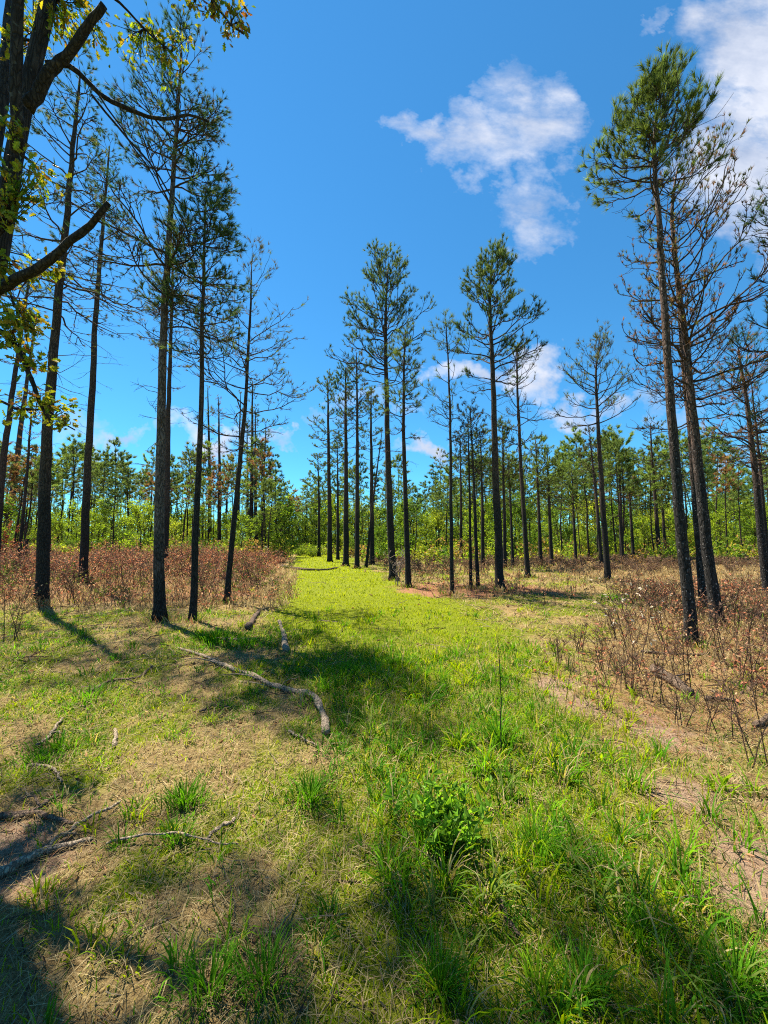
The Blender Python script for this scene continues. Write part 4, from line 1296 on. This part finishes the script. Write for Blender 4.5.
# ------------------------------------------------------------------ fallen wood
def stick(name, label, pix, ra, rb, seed, mat, twigs=(), z0=None, cat='fallen branch', n=22, sides=9, lift=0.0, group=None):
    rng = np.random.default_rng(seed)
    pts = np.array([at_ground(px, py) for px, py in pix])
    rads = np.linspace(ra, rb, n)
    P = resample(pts, n, rng, 0.006)
    P[:, 2] = gh(P[:, 0], P[:, 1]) + np.maximum(rads * 0.75, 0.012) + lift * np.sin(np.linspace(0, np.pi, n)) + 0.008
    base = P[n // 2].copy(); base[2] = 0
    G = Geo()
    V, F = tubes((P - base)[None], (rads * (1 + 0.12 * rng.normal(size=n)))[None], sides, cap=True, rough=0.06, rng=rng)
    G.add(V, F, smooth=True)
    o = G.build(name, [mat])
    o.location = base
    tag(o, label, cat, group)
    for tp, r in twigs:
        q = np.array([at_ground(px, py) for px, py in tp])
        q = resample(q, 9, rng, 0.006)
        i = np.argmin(np.linalg.norm(P[:, :2] - q[0, :2], axis=1))
        q[0, :2] = P[i, :2]
        q[:, 2] = gh(q[:, 0], q[:, 1]) + np.linspace(P[i, 2] - gh(P[i, 0], P[i, 1]), r, 9) + 0.03 * np.sin(np.linspace(0, np.pi, 9)) + 0.006
        g = Geo()
        V, F = tubes((q - base)[None], np.linspace(r, r * 0.45, 9)[None], 7, cap=True)
        g.add(V, F, smooth=True)
        g.build('twig', [mat], o)
    return o


def fallen_wood():
    S = stick
    S('fallen_branch', 'long curved pale fallen branch with a thick hooked end in the grass', [(325, 737), (324, 722), (315, 700), (298, 689), (272, 684), (250, 677), (225, 668), (200, 655), (178, 648)], 0.036, 0.016, 601, M_DEAD,
      twigs=[([(225, 668), (205, 664), (184, 661)], 0.012), ([(262, 682), (240, 680), (222, 676)], 0.010)], n=34)
    S('pale_log', 'short whitish log lying end-on beside the track, above the curved branch', [(286, 654), (283, 640), (279, 622)], 0.048, 0.032, 602, M_DEAD, cat='log')
    S('grey_log', 'short grey log chunk right of the leaning thin pine base', [(248, 630), (254, 620), (259, 612)], 0.055, 0.04, 603, M_DEADDARK, cat='log')
    S('fallen_branch', 'thin grey stick lying flat just above the long curved branch', [(222, 640), (240, 639), (258, 639)], 0.022, 0.014, 604, M_DEAD)
    S('fallen_branch', 'straight pale stick slanting up from the left foreground branch heap', [(60, 842), (90, 824), (120, 806)], 0.011, 0.007, 605, M_DEAD, lift=0.02)
    S('fallen_branch', 'dark knobby branch at the left edge, uppermost of the foreground heap', [(-20, 828), (10, 822), (38, 816), (48, 806), (58, 804)], 0.018, 0.010, 606, M_DEADDARK, twigs=[([(38, 816), (30, 806), (22, 804)], 0.008)])
    S('fallen_branch', 'brown branch lying level through the middle of the foreground heap', [(5, 822), (35, 822), (62, 826), (76, 828)], 0.014, 0.008, 607, M_DEADDARK)
    S('fallen_branch', 'thick grey branch running from the left edge under the straight pale stick', [(-15, 890), (20, 872), (42, 858), (62, 850), (92, 844)], 0.024, 0.011, 608, M_DEAD, twigs=[([(50, 854), (66, 842), (80, 838)], 0.008)])
    S('fallen_branch', 'thin bowed twig arching over the shaded grass right of the heap', [(105, 849), (140, 842), (175, 839), (205, 842), (238, 848)], 0.006, 0.0035, 609, M_DEAD, lift=0.03)
    S('fallen_branch', 'short bleached stick propped on the thin bowed twig', [(205, 840), (220, 831), (235, 820)], 0.008, 0.010, 610, M_DEAD, lift=0.01)
    S('fallen_branch', 'dark crooked branch in the left grass above the shaded hollow', [(85, 697), (105, 684), (125, 681), (140, 678), (152, 668)], 0.022, 0.012, 611, M_DEADDARK, twigs=[([(118, 682), (132, 688), (146, 686)], 0.010)])
    S('fallen_branch', 'pale forked stick at the left edge beside the deep green grass', [(36, 746), (52, 736), (62, 722)], 0.014, 0.009, 612, M_DEAD, twigs=[([(52, 736), (58, 738), (66, 734)], 0.007)])
    S('fallen_branch', 'weathered stick pointing down-right below the deep green left grass', [(30, 766), (46, 768), (56, 776), (62, 788)], 0.011, 0.006, 613, M_DEAD)
    S('wood_chip', 'small pale upright wood stub in the sunny left grass', [(116, 744), (117, 736), (115, 728)], 0.016, 0.012, 614, M_DEAD, n=8, cat='wood chip')
    S('fallen_branch', 'dark short stick midway between the left heap and the curved branch', [(200, 713), (214, 708), (230, 709)], 0.011, 0.007, 615, M_DEADDARK)
    S('fallen_branch', 'slim stick poking from the grass below the hooked branch end', [(289, 734), (302, 741), (319, 750)], 0.009, 0.006, 616, M_DEAD)
    S('fallen_branch', 'dark branch lying crosswise over the far bright green track', [(282, 567), (305, 570), (325, 570), (338, 568)], 0.09, 0.06, 617, M_DEADDARK)
    S('rotting_log', 'decayed brown log among bare stems below the nearest right pine', [(656, 672), (672, 682), (690, 696)], 0.06, 0.05, 618, M_DEADDARK, cat='log', twigs=[([(672, 682), (684, 676), (694, 676)], 0.014)])
    S('broken_log', 'broken piece of wood at the right picture edge among dry litter', [(752, 724), (764, 721), (790, 714)], 0.026, 0.022, 619, M_DEADDARK, cat='log')
    S('fallen_branch', 'thin dark stick on the bare soil strip at right', [(598, 741), (612, 739), (628, 742)], 0.008, 0.005, 620, M_DEADDARK)
    S('fallen_branch', 'short dark log piece left of the broken wood at right edge', [(706, 700), (722, 698), (738, 701)], 0.025, 0.015, 621, M_DEADDARK)
    S('fallen_branch', 'small grey stick lying in the lower middle foreground grass', [(502, 905), (512, 925), (520, 940)], 0.009, 0.007, 622, M_DEADDARK)
    S('fallen_branch', 'long dark fallen bough lying before the right-hand trunks', [(640, 652), (668, 654), (700, 656), (730, 650)], 0.02, 0.010, 623, M_DEADDARK)
    # burnt snag left
    rng = np.random.default_rng(70)
    b = at_ground(24, 568)
    top = at_depth(25, 539, b[1])
    pts = resample(np.array([[0, 0, -0.1], [0.02, 0, 0.5], [0.03, 0.02, top[2]]]), 12, rng, 0.01)
    G = Geo()
    V, F = tubes(pts[None], (0.11 * np.linspace(1.1, 0.7, 12) * (1 + 0.08 * rng.normal(size=12)))[None], 10, cap=True, rough=0.12, rng=rng)
    G.add(V, F)
    o = G.build('burnt_snag', [M_BARK])
    o.location = (b[0], b[1], gh(b[0], b[1]))
    tag(o, 'short burnt snag standing in the brush at far left', 'tree stump')


# ------------------------------------------------------------------ small plants
def plants():
    rng = np.random.default_rng(81)
    # leafy green weed in the middle foreground
    b = at_ground(447, 846)
    root = empty('leafy_weed', (b[0], b[1], gh(b[0], b[1])))
    tag(root, 'bushy bright green broadleaf weed in the middle foreground grass', 'weed')
    n = 42
    a = rng.uniform(0, 6.28, n)
    st = np.stack([rng.normal(size=n) * 0.07, rng.normal(size=n) * 0.05, np.zeros(n)], 1)
    P = curves(st, a, rng.uniform(0.7, 1.4, n), rng.uniform(0.9, 1.4, n), rng.uniform(0.16, 0.36, n), 6, rng, 0.12)
    G = Geo()
    V, F = tubes(P, 0.0028 * np.linspace(1, 0.5, 6)[None] * np.ones((n, 1)), 5)
    G.add(V, F, (0.10, 0.16, 0.03))
    G.build('stem', [M_LEAF], root)
    k = np.repeat(np.arange(n), 22)
    p, d = along(P, k, rng.uniform(0.15, 1.0, len(k)))
    az = rng.uniform(0, 6.28, len(k))
    dd = np.stack([np.cos(az), np.sin(az), rng.uniform(-0.1, 0.7, len(k))], 1) + d * 0.4
    tone = np.array([0.14, 0.29, 0.025])
    G = Geo()
    V, F, c = leaves(p, dd, np.where(rng.uniform(size=len(k)) < 0.3, 0.022, 0.048), rng, tone * rng.uniform(0.6, 1.25, (len(k), 1)), OVAL, 0.15, 0.35, 0.35)
    G.add(V, F, c)
    G.build('foliage', [M_LEAF], root)

    # broad-bladed arching grasses
    for i, (px, py, h, nb, lab) in enumerate([
        (492, 898, 0.26, 16, 'pale broad-bladed grass plant arching right, below the leafy weed'),
        (432, 915, 0.22, 11, 'broad-bladed grass plant with drooping tips just below-left of the leafy weed'),
        (468, 975, 0.20, 9, 'small broad-bladed grass plant lowest in the middle foreground'),
        (598, 905, 0.26, 22, 'broad-bladed grass plant with long pale blades, in the right foreground'),
        (505, 800, 0.28, 12, 'tall arching grass plant right of the leafy weed'),
        (690, 1000, 0.22, 11, 'broad-bladed grass plant in the lower right corner'),
        (745, 995, 0.2, 10, 'broad-bladed grass plant closest to the lower right corner edge'),
        (372, 740, 0.3, 12, 'arching grass plant right of the hooked branch end')]):
        b = at_ground(px, py)
        a = rng.uniform(0, 6.28, nb)
        pos = np.stack([rng.normal(size=nb) * 0.015, rng.normal(size=nb) * 0.015, np.zeros(nb)], 1)
        c = np.array([0.15, 0.21, 0.045]) * rng.uniform(0.7, 1.25, (nb, 1))
        V, P, cc = blades(pos, h * rng.uniform(0.6, 1.25, nb), 0.010 * rng.uniform(0.7, 1.2, nb), a, rng.uniform(0.1, 0.5, nb), rng.uniform(1.4, 2.5, nb), c, rng, 5, tip=np.array([0.3, 0.3, 0.12]))
        G = Geo(); G.add(V, P, cc)
        o = G.build('broad_grass', [M_GRASS])
        o.location = (b[0], b[1], gh(b[0], b[1]) - 0.004)
        tag(o, lab, 'grass plant', 'broad-bladed grass plants in the foreground')

    # thin dark stem standing alone
    b = at_ground(501, 758)
    top = at_depth(498, 640, b[1])
    G = Geo()
    P = resample(np.array([[0, 0, -0.02], [0.0, 0, 0.3], [top[0] - b[0], 0, top[2]]]), 12, rng, 0.004)
    V, F = tubes(P[None], np.linspace(0.0045, 0.002, 12)[None], 6, cap=True)
    G.add(V, F, (0.05, 0.04, 0.03), smooth=True)
    tw = curves(P[[6, 8, 9, 10]], rng.uniform(0, 6.28, 4), np.full(4, 0.9), np.full(4, 1.1), np.array([0.12, 0.1, 0.09, 0.08]), 4, rng, 0.1)
    V, F = tubes(tw, 0.0015 * np.ones((4, 4)), 4)
    G.add(V, F, (0.06, 0.045, 0.03))
    o = G.build('dead_sapling', [M_DRY])
    o.location = (b[0], b[1], gh(b[0], b[1]))
    tag(o, 'thin straight dark dead stem rising alone from the lush grass', 'dead stem')

    # bare saplings on the right and elsewhere
    def sapling(name, label, px, py, h, seed, leafy_n=0, lcol=(0.75, 0.68, 0.58), nst=3, stemc=(0.12, 0.075, 0.055), lsize=0.045, group=None, cat='sapling'):
        r = np.random.default_rng(seed)
        b = at_ground(px, py)
        G = Geo()
        st = np.stack([r.normal(size=nst) * 0.05, r.normal(size=nst) * 0.05, np.full(nst, -0.03)], 1)
        L = h * r.uniform(0.6, 1.1, nst); L[0] = h
        P = curves(st, r.uniform(0, 6.28, nst), np.full(nst, 1.35), 1.25 + r.normal(size=nst) * 0.15, L, 8, r, 0.07)
        rad = 0.0022 + 0.00075 * b[1]
        V, F = tubes(P, rad * np.linspace(1, 0.45, 8)[None] * np.ones((nst, 1)), 5)
        G.add(V, F, np.array(stemc))
        j = np.repeat(np.arange(nst), 9)
        p, d = along(P, j, r.uniform(0.3, 1, len(j)))
        az, el = azel(d)
        T = curves(p, r.uniform(0, 6.28, len(j)), np.full(len(j), 0.6) + r.normal(size=len(j)) * 0.2, np.full(len(j), 1.0) + r.normal(size=len(j)) * 0.2, h * r.uniform(0.12, 0.35, len(j)), 5, r, 0.14)
        V, F = tubes(T, rad * 0.55 * np.linspace(1, 0.5, 5)[None] * np.ones((len(j), 1)), 4)
        G.add(V, F, np.array(stemc) * 1.2)
        j2 = np.repeat(np.arange(len(j)), 3)
        p, d = along(T, j2, r.uniform(0.3, 1, len(j2)))
        T2 = curves(p, r.uniform(0, 6.28, len(j2)), np.full(len(j2), 0.5), np.full(len(j2), 0.9), h * r.uniform(0.05, 0.12, len(j2)), 3, r, 0.1)
        V, F = tubes(T2, rad * 0.35 * np.ones((len(j2), 3)), 3)
        G.add(V, F, np.array(stemc) * 1.3)
        root = empty(name, (b[0], b[1], gh(b[0], b[1])))
        tag(root, label, cat, group)
        G.build('stem', [M_DRY], root)
        if leafy_n:
            kk = r.integers(0, len(j), leafy_n)
            p, d = along(T, kk, r.uniform(0.5, 1, leafy_n))
            dd = d + r.normal(size=d.shape) * 0.5; dd[:, 2] -= 1.0
            g = Geo()
            V, F, c = leaves(p, dd, lsize, r, np.array(lcol) * r.uniform(0.7, 1.1, (leafy_n, 1)), OVAL, 0.1, 0.4, 0.6)
            g.add(V, F, c)
            g.build('foliage', [M_DRY], root)
    spec = [
        (637, 662, 1.15, 26, (0.75, 0.66, 0.56), 'tall bare sapling with pale dry leaves left of the nearest right trunk'),
        (618, 640, 0.55, 12, (0.82, 0.76, 0.68), 'low sapling holding bright whitish curled leaves by the clearing edge'),
        (662, 650, 0.95, 14, (0.78, 0.7, 0.6), 'bare sapling with few white leaves touching the nearest right trunk'),
        (690, 690, 0.75, 0, None, 'leafless brown sapling just below the nearest right pine base'),
        (745, 690, 0.9, 0, None, 'leafless brown sapling tallest by the right edge'),
        (758, 765, 0.6, 0, None, 'dark twiggy sapling lowest on the right edge above bare soil'),
        (724, 665, 0.85, 10, (0.33, 0.2, 0.12), 'brown sapling with dead leaves beneath the second large right pine'),
        (650, 700, 0.55, 10, (0.30, 0.15, 0.09), 'low reddish sapling over the decayed brown log'),
        (625, 690, 0.6, 0, None, 'thin bare sapling left of the decayed brown log'),
        (600, 670, 0.5, 6, (0.3, 0.17, 0.1), 'short brown sapling at the grass edge right of the clearing'),
        (580, 650, 0.45, 0, None, 'wiry bare sapling in the middle of the right clearing edge'),
        (560, 668, 0.4, 0, None, 'small wiry sapling where bright grass meets brown litter'),
        (710, 730, 0.45, 4, (0.3, 0.17, 0.1), 'small brown sapling between decayed log and right edge'),
        (680, 725, 0.4, 0, None, 'small leafless sapling under the decayed log'),
        (738, 640, 1.0, 12, (0.32, 0.24, 0.15), 'tan leaved sapling between the large right trunks and the edge'),
        (640, 610, 1.0, 10, (0.36, 0.25, 0.15), 'brownish sapling farther back left of the paired right trunks')]
    for i, (px, py, h, ln, lc, lab) in enumerate(spec):
        sapling('bare_sapling', lab, px, py, h, 500 + i, ln, lc or (0.3, 0.2, 0.1), nst=3 if h > 0.6 else 4, group='bare saplings in the brown litter at right')
    sapling('bare_sapling', 'grey leafless twiggy sapling at the foot of the round-crowned giant', 397, 586, 1.2, 530, 0, nst=5, stemc=(0.26, 0.22, 0.2))
    sapling('bare_sapling', 'leafless dark sapling at the left edge before the brush', 12, 640, 0.9, 531, 4, (0.3, 0.17, 0.1), nst=4)
    sapling('bare_sapling', 'thin bare sapling between the leaning thin pine and the track', 252, 590, 1.0, 532, 8, (0.36, 0.18, 0.11), nst=3, lsize=0.07)
    sapling('bare_sapling', 'reddish sapling with dead leaves behind the slender thick-crowned pine', 205, 600, 0.9, 533, 18, (0.32, 0.15, 0.09), nst=4, lsize=0.07)
    sapling('bare_sapling', 'slim sapling in front of the straight black pine within brush', 70, 606, 0.9, 534, 10, (0.32, 0.17, 0.1), nst=4, lsize=0.07)
    # low green bushes at the end of the track
    for i, (px, py, h, lab) in enumerate([(300, 556, 1.5, 'rounded light green bush closing the track end, nearer the middle'), (284, 557, 1.3, 'rounded light green bush at the track end beside the left brush'),
                                          (312, 557, 1.2, 'rounded light green bush at the track end beside the shortest full-crowned pine')]):
        b = at_ground(px, py)
        r = np.random.default_rng(560 + i)
        root = empty('green_bush', (b[0], b[1], gh(b[0], b[1])))
        tag(root, lab, 'bush')
        n = 26
        P = curves(r.normal(size=(n, 3)) * np.array([0.25, 0.25, 0]), r.uniform(0, 6.28, n), r.uniform(0.6, 1.4, n), r.uniform(0.5, 1.2, n), h * r.uniform(0.6, 1.2, n), 6, r, 0.15)
        G = Geo(); V, F = tubes(P, 0.015 * np.linspace(1, .4, 6)[None] * np.ones((n, 1)), 4); G.add(V, F, (0.08, 0.06, 0.04))
        G.build('stem', [M_DRY], root)
        kk = np.repeat(np.arange(n), 34)
        p, d = along(P, kk, r.uniform(0.25, 1, len(kk)))
        p = p + r.normal(size=p.shape) * 0.12
        V, F, c = leaves(p, r.normal(size=p.shape), 0.14, r, np.array([0.12, 0.19, 0.025]), RHOMB, 0.25)
        G = Geo(); G.add(V, F, c); G.build('foliage', [M_LEAF], root)
    # a reddish scorched bough-like sapling at the far left
    sapling('scorched_sapling', 'small tree with rusty scorched leaves at the left edge beside dark stems', -4, 566, 3.6, 570, 420, (0.30, 0.10, 0.05), nst=4, lsize=0.16)


# ------------------------------------------------------------------ light and sky
SUN_EL, SUN_AZ = 64.0, -50.0      # degrees; azimuth from +Y towards +X


def light():
    az, el = R(SUN_AZ), R(SUN_EL)
    d = np.array([math.sin(az) * math.cos(el), math.cos(az) * math.cos(el), math.sin(el)])
    L = bpy.data.lights.new('sun', 'SUN')
    L.energy = 5.0
    L.angle = R(0.53)
    L.color = (1.0, 0.91, 0.74)
    o = bpy.data.objects.new('sun', L)
    from mathutils import Vector
    o.rotation_euler = Vector(d).to_track_quat('Z', 'Y').to_euler()
    o.location = (-20, 20, 40)
    C.objects.link(o)

    w = bpy.data.worlds.new('World')
    bpy.context.scene.world = w
    w.use_nodes = True
    nt = w.node_tree
    nt.nodes.clear()
    sky = N(nt, 'ShaderNodeTexSky', sky_type='NISHITA')
    sky.sun_disc = False
    sky.sun_elevation = el
    sky.sun_rotation = az
    sky.altitude = 0
    sky.air_density = 1.0
    sky.dust_density = 0.0
    sky.ozone_density = 3.0
    hsv = N(nt, 'ShaderNodeHueSaturation', Saturation=1.0, Value=1.0)
    nt.links.new(mixc(nt, 1.0, sky.outputs[0], (0.34, 0.90, 1.10), 'MULTIPLY'), hsv.inputs['Color'])
    # clouds, laid out by direction in the sky (azimuth/elevation tangents)
    tc = N(nt, 'ShaderNodeTexCoord')
    sx = N(nt, 'ShaderNodeSeparateXYZ'); nt.links.new(tc.outputs['Generated'], sx.inputs[0])

    def math_(op, a, b=None, c=None):
        n = N(nt, 'ShaderNodeMath', operation=op)
        for i, v in enumerate((a, b, c)):
            if v is None:
                continue
            if hasattr(v, 'is_output'):
                nt.links.new(v, n.inputs[i])
            else:
                n.inputs[i].default_value = v
        return n.outputs[0]
    yy = math_('MAXIMUM', sx.outputs['Y'], 0.03)
    u = math_('DIVIDE', sx.outputs['X'], yy)
    v = math_('DIVIDE', sx.outputs['Z'], yy)
    uv = N(nt, 'ShaderNodeCombineXYZ'); nt.links.new(u, uv.inputs[0]); nt.links.new(v, uv.inputs[1])

    def noise(scale, det, rough, rot=0.0, stretch=(1, 1, 1), off=(0, 0, 0)):
        mp = N(nt, 'ShaderNodeMapping')
        mp.inputs['Rotation'].default_value = (0, 0, rot); mp.inputs['Scale'].default_value = stretch
        mp.inputs['Location'].default_value = off
        nt.links.new(uv.outputs[0], mp.inputs['Vector'])
        n = N(nt, 'ShaderNodeTexNoise', Scale=scale, Detail=det, Roughness=rough)
        nt.links.new(mp.outputs[0], n.inputs['Vector'])
        return n
    warp = noise(5.0, 5, 0.62, 0.6)
    wv = N(nt, 'ShaderNodeVectorMath', operation='MULTIPLY_ADD')
    sub = N(nt, 'ShaderNodeVectorMath', operation='SUBTRACT'); sub.inputs[1].default_value = (0.5, 0.5, 0.5)
    nt.links.new(warp.outputs['Color'], sub.inputs[0])
    nt.links.new(sub.outputs[0], wv.inputs[0]); wv.inputs[1].default_value = (0.42, 0.42, 0); nt.links.new(uv.outputs[0], wv.inputs[2])
    ws = N(nt, 'ShaderNodeSeparateXYZ'); nt.links.new(wv.outputs[0], ws.inputs[0])

    def blob(px, py, rx, ry, rot, strength):
        d = ray(px, py)
        cu, cv = d[0] / d[1], d[2] / d[1]
        rx, ry = rx / FOC, ry / FOC
        du = math_('SUBTRACT', ws.outputs[0], cu); dv = math_('SUBTRACT', ws.outputs[1], cv)
        c, s = math.cos(rot), math.sin(rot)
        a = math_('DIVIDE', math_('ADD', math_('MULTIPLY', du, c), math_('MULTIPLY', dv, s)), rx)
        b = math_('DIVIDE', math_('SUBTRACT', math_('MULTIPLY', dv, c), math_('MULTIPLY', du, s)), ry)
        r2 = math_('ADD', math_('MULTIPLY', a, a), math_('MULTIPLY', b, b))
        return math_('MULTIPLY', math_('SUBTRACT', 1.0, math_('MINIMUM', r2, 1.0)), strength)
    specs = [(425, 138, 50, 34, -0.3, 0.85), (480, 145, 72, 52, 0.1, 0.92), (535, 130, 66, 62, 0.2, 0.92), (525, 200, 46, 48, 0.0, 0.75), (530, 240, 50, 32, 0.4, 0.75), (510, 95, 44, 36, 1.0, 0.6),
             (790, 70, 120, 150, 0.9, 1.5), (738, 165, 100, 72, 0.9, 1.25), (800, 190, 110, 100, 0.5, 1.3), (745, 40, 60, 60, 0.9, 1.0), (655, 25, 42, 13, 0.9, 0.55),
             (460, 372, 52, 24, 0.1, 1.15), (525, 372, 42, 26, 0.0, 1.05), (430, 448, 40, 16, 0.0, 1.05), (585, 405, 66, 20, 0.0, 1.0), (665, 400, 40, 14, 0, 0.6),
             (115, 437, 38, 17, 0.0, 0.95), (215, 430, 66, 22, 0.0, 1.05), (285, 443, 30, 12, 0.0, 0.9), (380, 405, 60, 12, 0.0, 0.5), (80, 420, 40, 20, 0, 0.5), (735, 470, 60, 14, 0, 0.6), (325, 415, 36, 10, 0, 0.45)]
    tot = None
    for sp_ in specs:
        bl = blob(*sp_)
        tot = bl if tot is None else math_('MAXIMUM', tot, bl)
    fine = noise(6.5, 9, 0.60, 0.75, (1.0, 2.1, 1))
    dens = math_('SUBTRACT', math_('MULTIPLY_ADD', fine.outputs['Fac'], 1.5, tot), 0.92)
    dens = math_('MULTIPLY', dens, math_('MINIMUM', math_('MULTIPLY', tot, 4.0), 1.0))
    rp = ramp(nt, [(0.0, (0, 0, 0)), (0.4, (0.30, 0.30, 0.30)), (0.95, (0.92, 0.92, 0.92))])
    nt.links.new(dens, rp.inputs['Fac'])
    shade = noise(4.0, 5, 0.6, 0.3, (1, 1.4, 1), (3, 1, 0))
    cr = ramp(nt, [(0.3, (2.6, 3.1, 4.2)), (0.62, (4.9, 5.1, 5.7))])
    nt.links.new(shade.outputs['Fac'], cr.inputs['Fac'])
    front = math_('GREATER_THAN', sx.outputs['Y'], 0.05)
    fac = math_('MULTIPLY', rp.outputs['Color'], front)
    col = mixc(nt, fac, hsv.outputs[0], cr.outputs['Color'])
    bg = N(nt, 'ShaderNodeBackground', Strength=0.056)
    nt.links.new(col, bg.inputs['Color'])
    out = N(nt, 'ShaderNodeOutputWorld')
    nt.links.new(bg.outputs[0], out.inputs['Surface'])


def build_undergrowth():
    rng = np.random.default_rng(35)
    G = Geo()
    x, y = scatter(rng, 27, 66, 0.42, 4.0)
    k = (np.abs(x - path_c(y)) > 3.0) | (y > 46)
    k &= (x > path_c(y) - 3) | (y > 30)
    x, y = x[k], y[k]
    n = len(x)
    hh = rng.uniform(0.5, 1.9, n) * (0.6 + 0.8 * fbm(x * 0.2, y * 0.2, 6))
    P = curves(np.stack([x, y, gh(x, y) - 0.05], 1), rng.uniform(0, 6.28, n), np.full(n, 1.4), np.full(n, 1.2), hh, 4, rng, 0.1)
    V, F = tubes(P, 0.02 * np.linspace(1, 0.4, 4)[None] * np.ones((n, 1)), 4)
    G.add(V, F, (0.10, 0.07, 0.05))
    m = 60
    idx = np.repeat(np.arange(n), m)
    u = rng.uniform(0.05, 1, len(idx))
    w = hh[idx] * (0.25 + 0.45 * np.sin(np.pi * np.clip(u * 0.9 + 0.1, 0, 1))) * rng.uniform(0.1, 1.1, len(idx))
    a = rng.uniform(0, 6.28, len(idx))
    pos = np.stack([x[idx] + w * np.cos(a), y[idx] + w * np.sin(a), gh(x[idx], y[idx]) + hh[idx] * u], 1)
    tone = np.array([[0.16, 0.26, 0.03], [0.20, 0.29, 0.03], [0.10, 0.19, 0.03], [0.24, 0.27, 0.05], [0.22, 0.15, 0.08]])[rng.integers(0, 5, n)]
    V, F, c = leaves(pos, rng.normal(size=pos.shape), 0.26, rng, tone[idx], RHOMB, 0.22)
    G.add(V, F, c)
    tag(G.build('undergrowth', [M_LEAF]), 'low bright green undergrowth beneath the far pines', 'undergrowth', kind='stuff')


def base_grass():
    rng = np.random.default_rng(36)
    G = Geo()
    for o in list(bpy.data.objects):
        if o.parent is None and o.get('category') == 'pine tree' and o.location.y < 26 and o.name.startswith('pine_tree'):
            bx, by = o.location.x, o.location.y
            for green in (False, True):
                n = 60 if green else 130
                a = rng.uniform(0, 6.28, n); r = 0.10 + np.abs(rng.normal(size=n)) * 0.22
                x, y = bx + r * np.cos(a), by + r * np.sin(a)
                c = (MG if green else TAN) * rng.uniform(0.5, 1.2, (n, 1))
                if not green:
                    k = rng.uniform(size=n) < 0.45; c[k] = RED * rng.uniform(0.5, 1.5, (k.sum(), 1))
                V, P, cc = blades(np.stack([x, y, gh(x, y)], 1), rng.uniform(0.06, 0.26, n), (0.0016 + 0.0009 * by) * rng.uniform(0.6, 1.4, n), a + rng.normal(size=n), np.abs(rng.normal(size=n)) * 0.4, rng.uniform(0.4, 1.7, n), c, rng, 4)
                G.add(V, P, cc)
    tag(G.build('trunk_foot_grass', [M_DRY]), 'short dry grass and straw gathered around the feet of the pines', 'grass', kind='stuff')


build_grass()
build_litter()
build_undergrowth()
build_brush()
all_pines()
base_grass()
far_forest()
build_oak()
fallen_wood()
plants()
light()

sc = bpy.context.scene
sc.view_settings.view_transform = 'Standard'
sc.view_settings.look = 'None'
sc.view_settings.exposure = 1.72
sc.view_settings.gamma = 1.0
sc.view_settings.use_curve_mapping = False
sc.cycles.use_denoising = False
sc.cycles.pixel_filter_type = 'BLACKMAN_HARRIS'
sc.cycles.filter_width = 1.1
sc.cycles.max_bounces = 6
sc.cycles.diffuse_bounces = 3
sc.cycles.transmission_bounces = 3
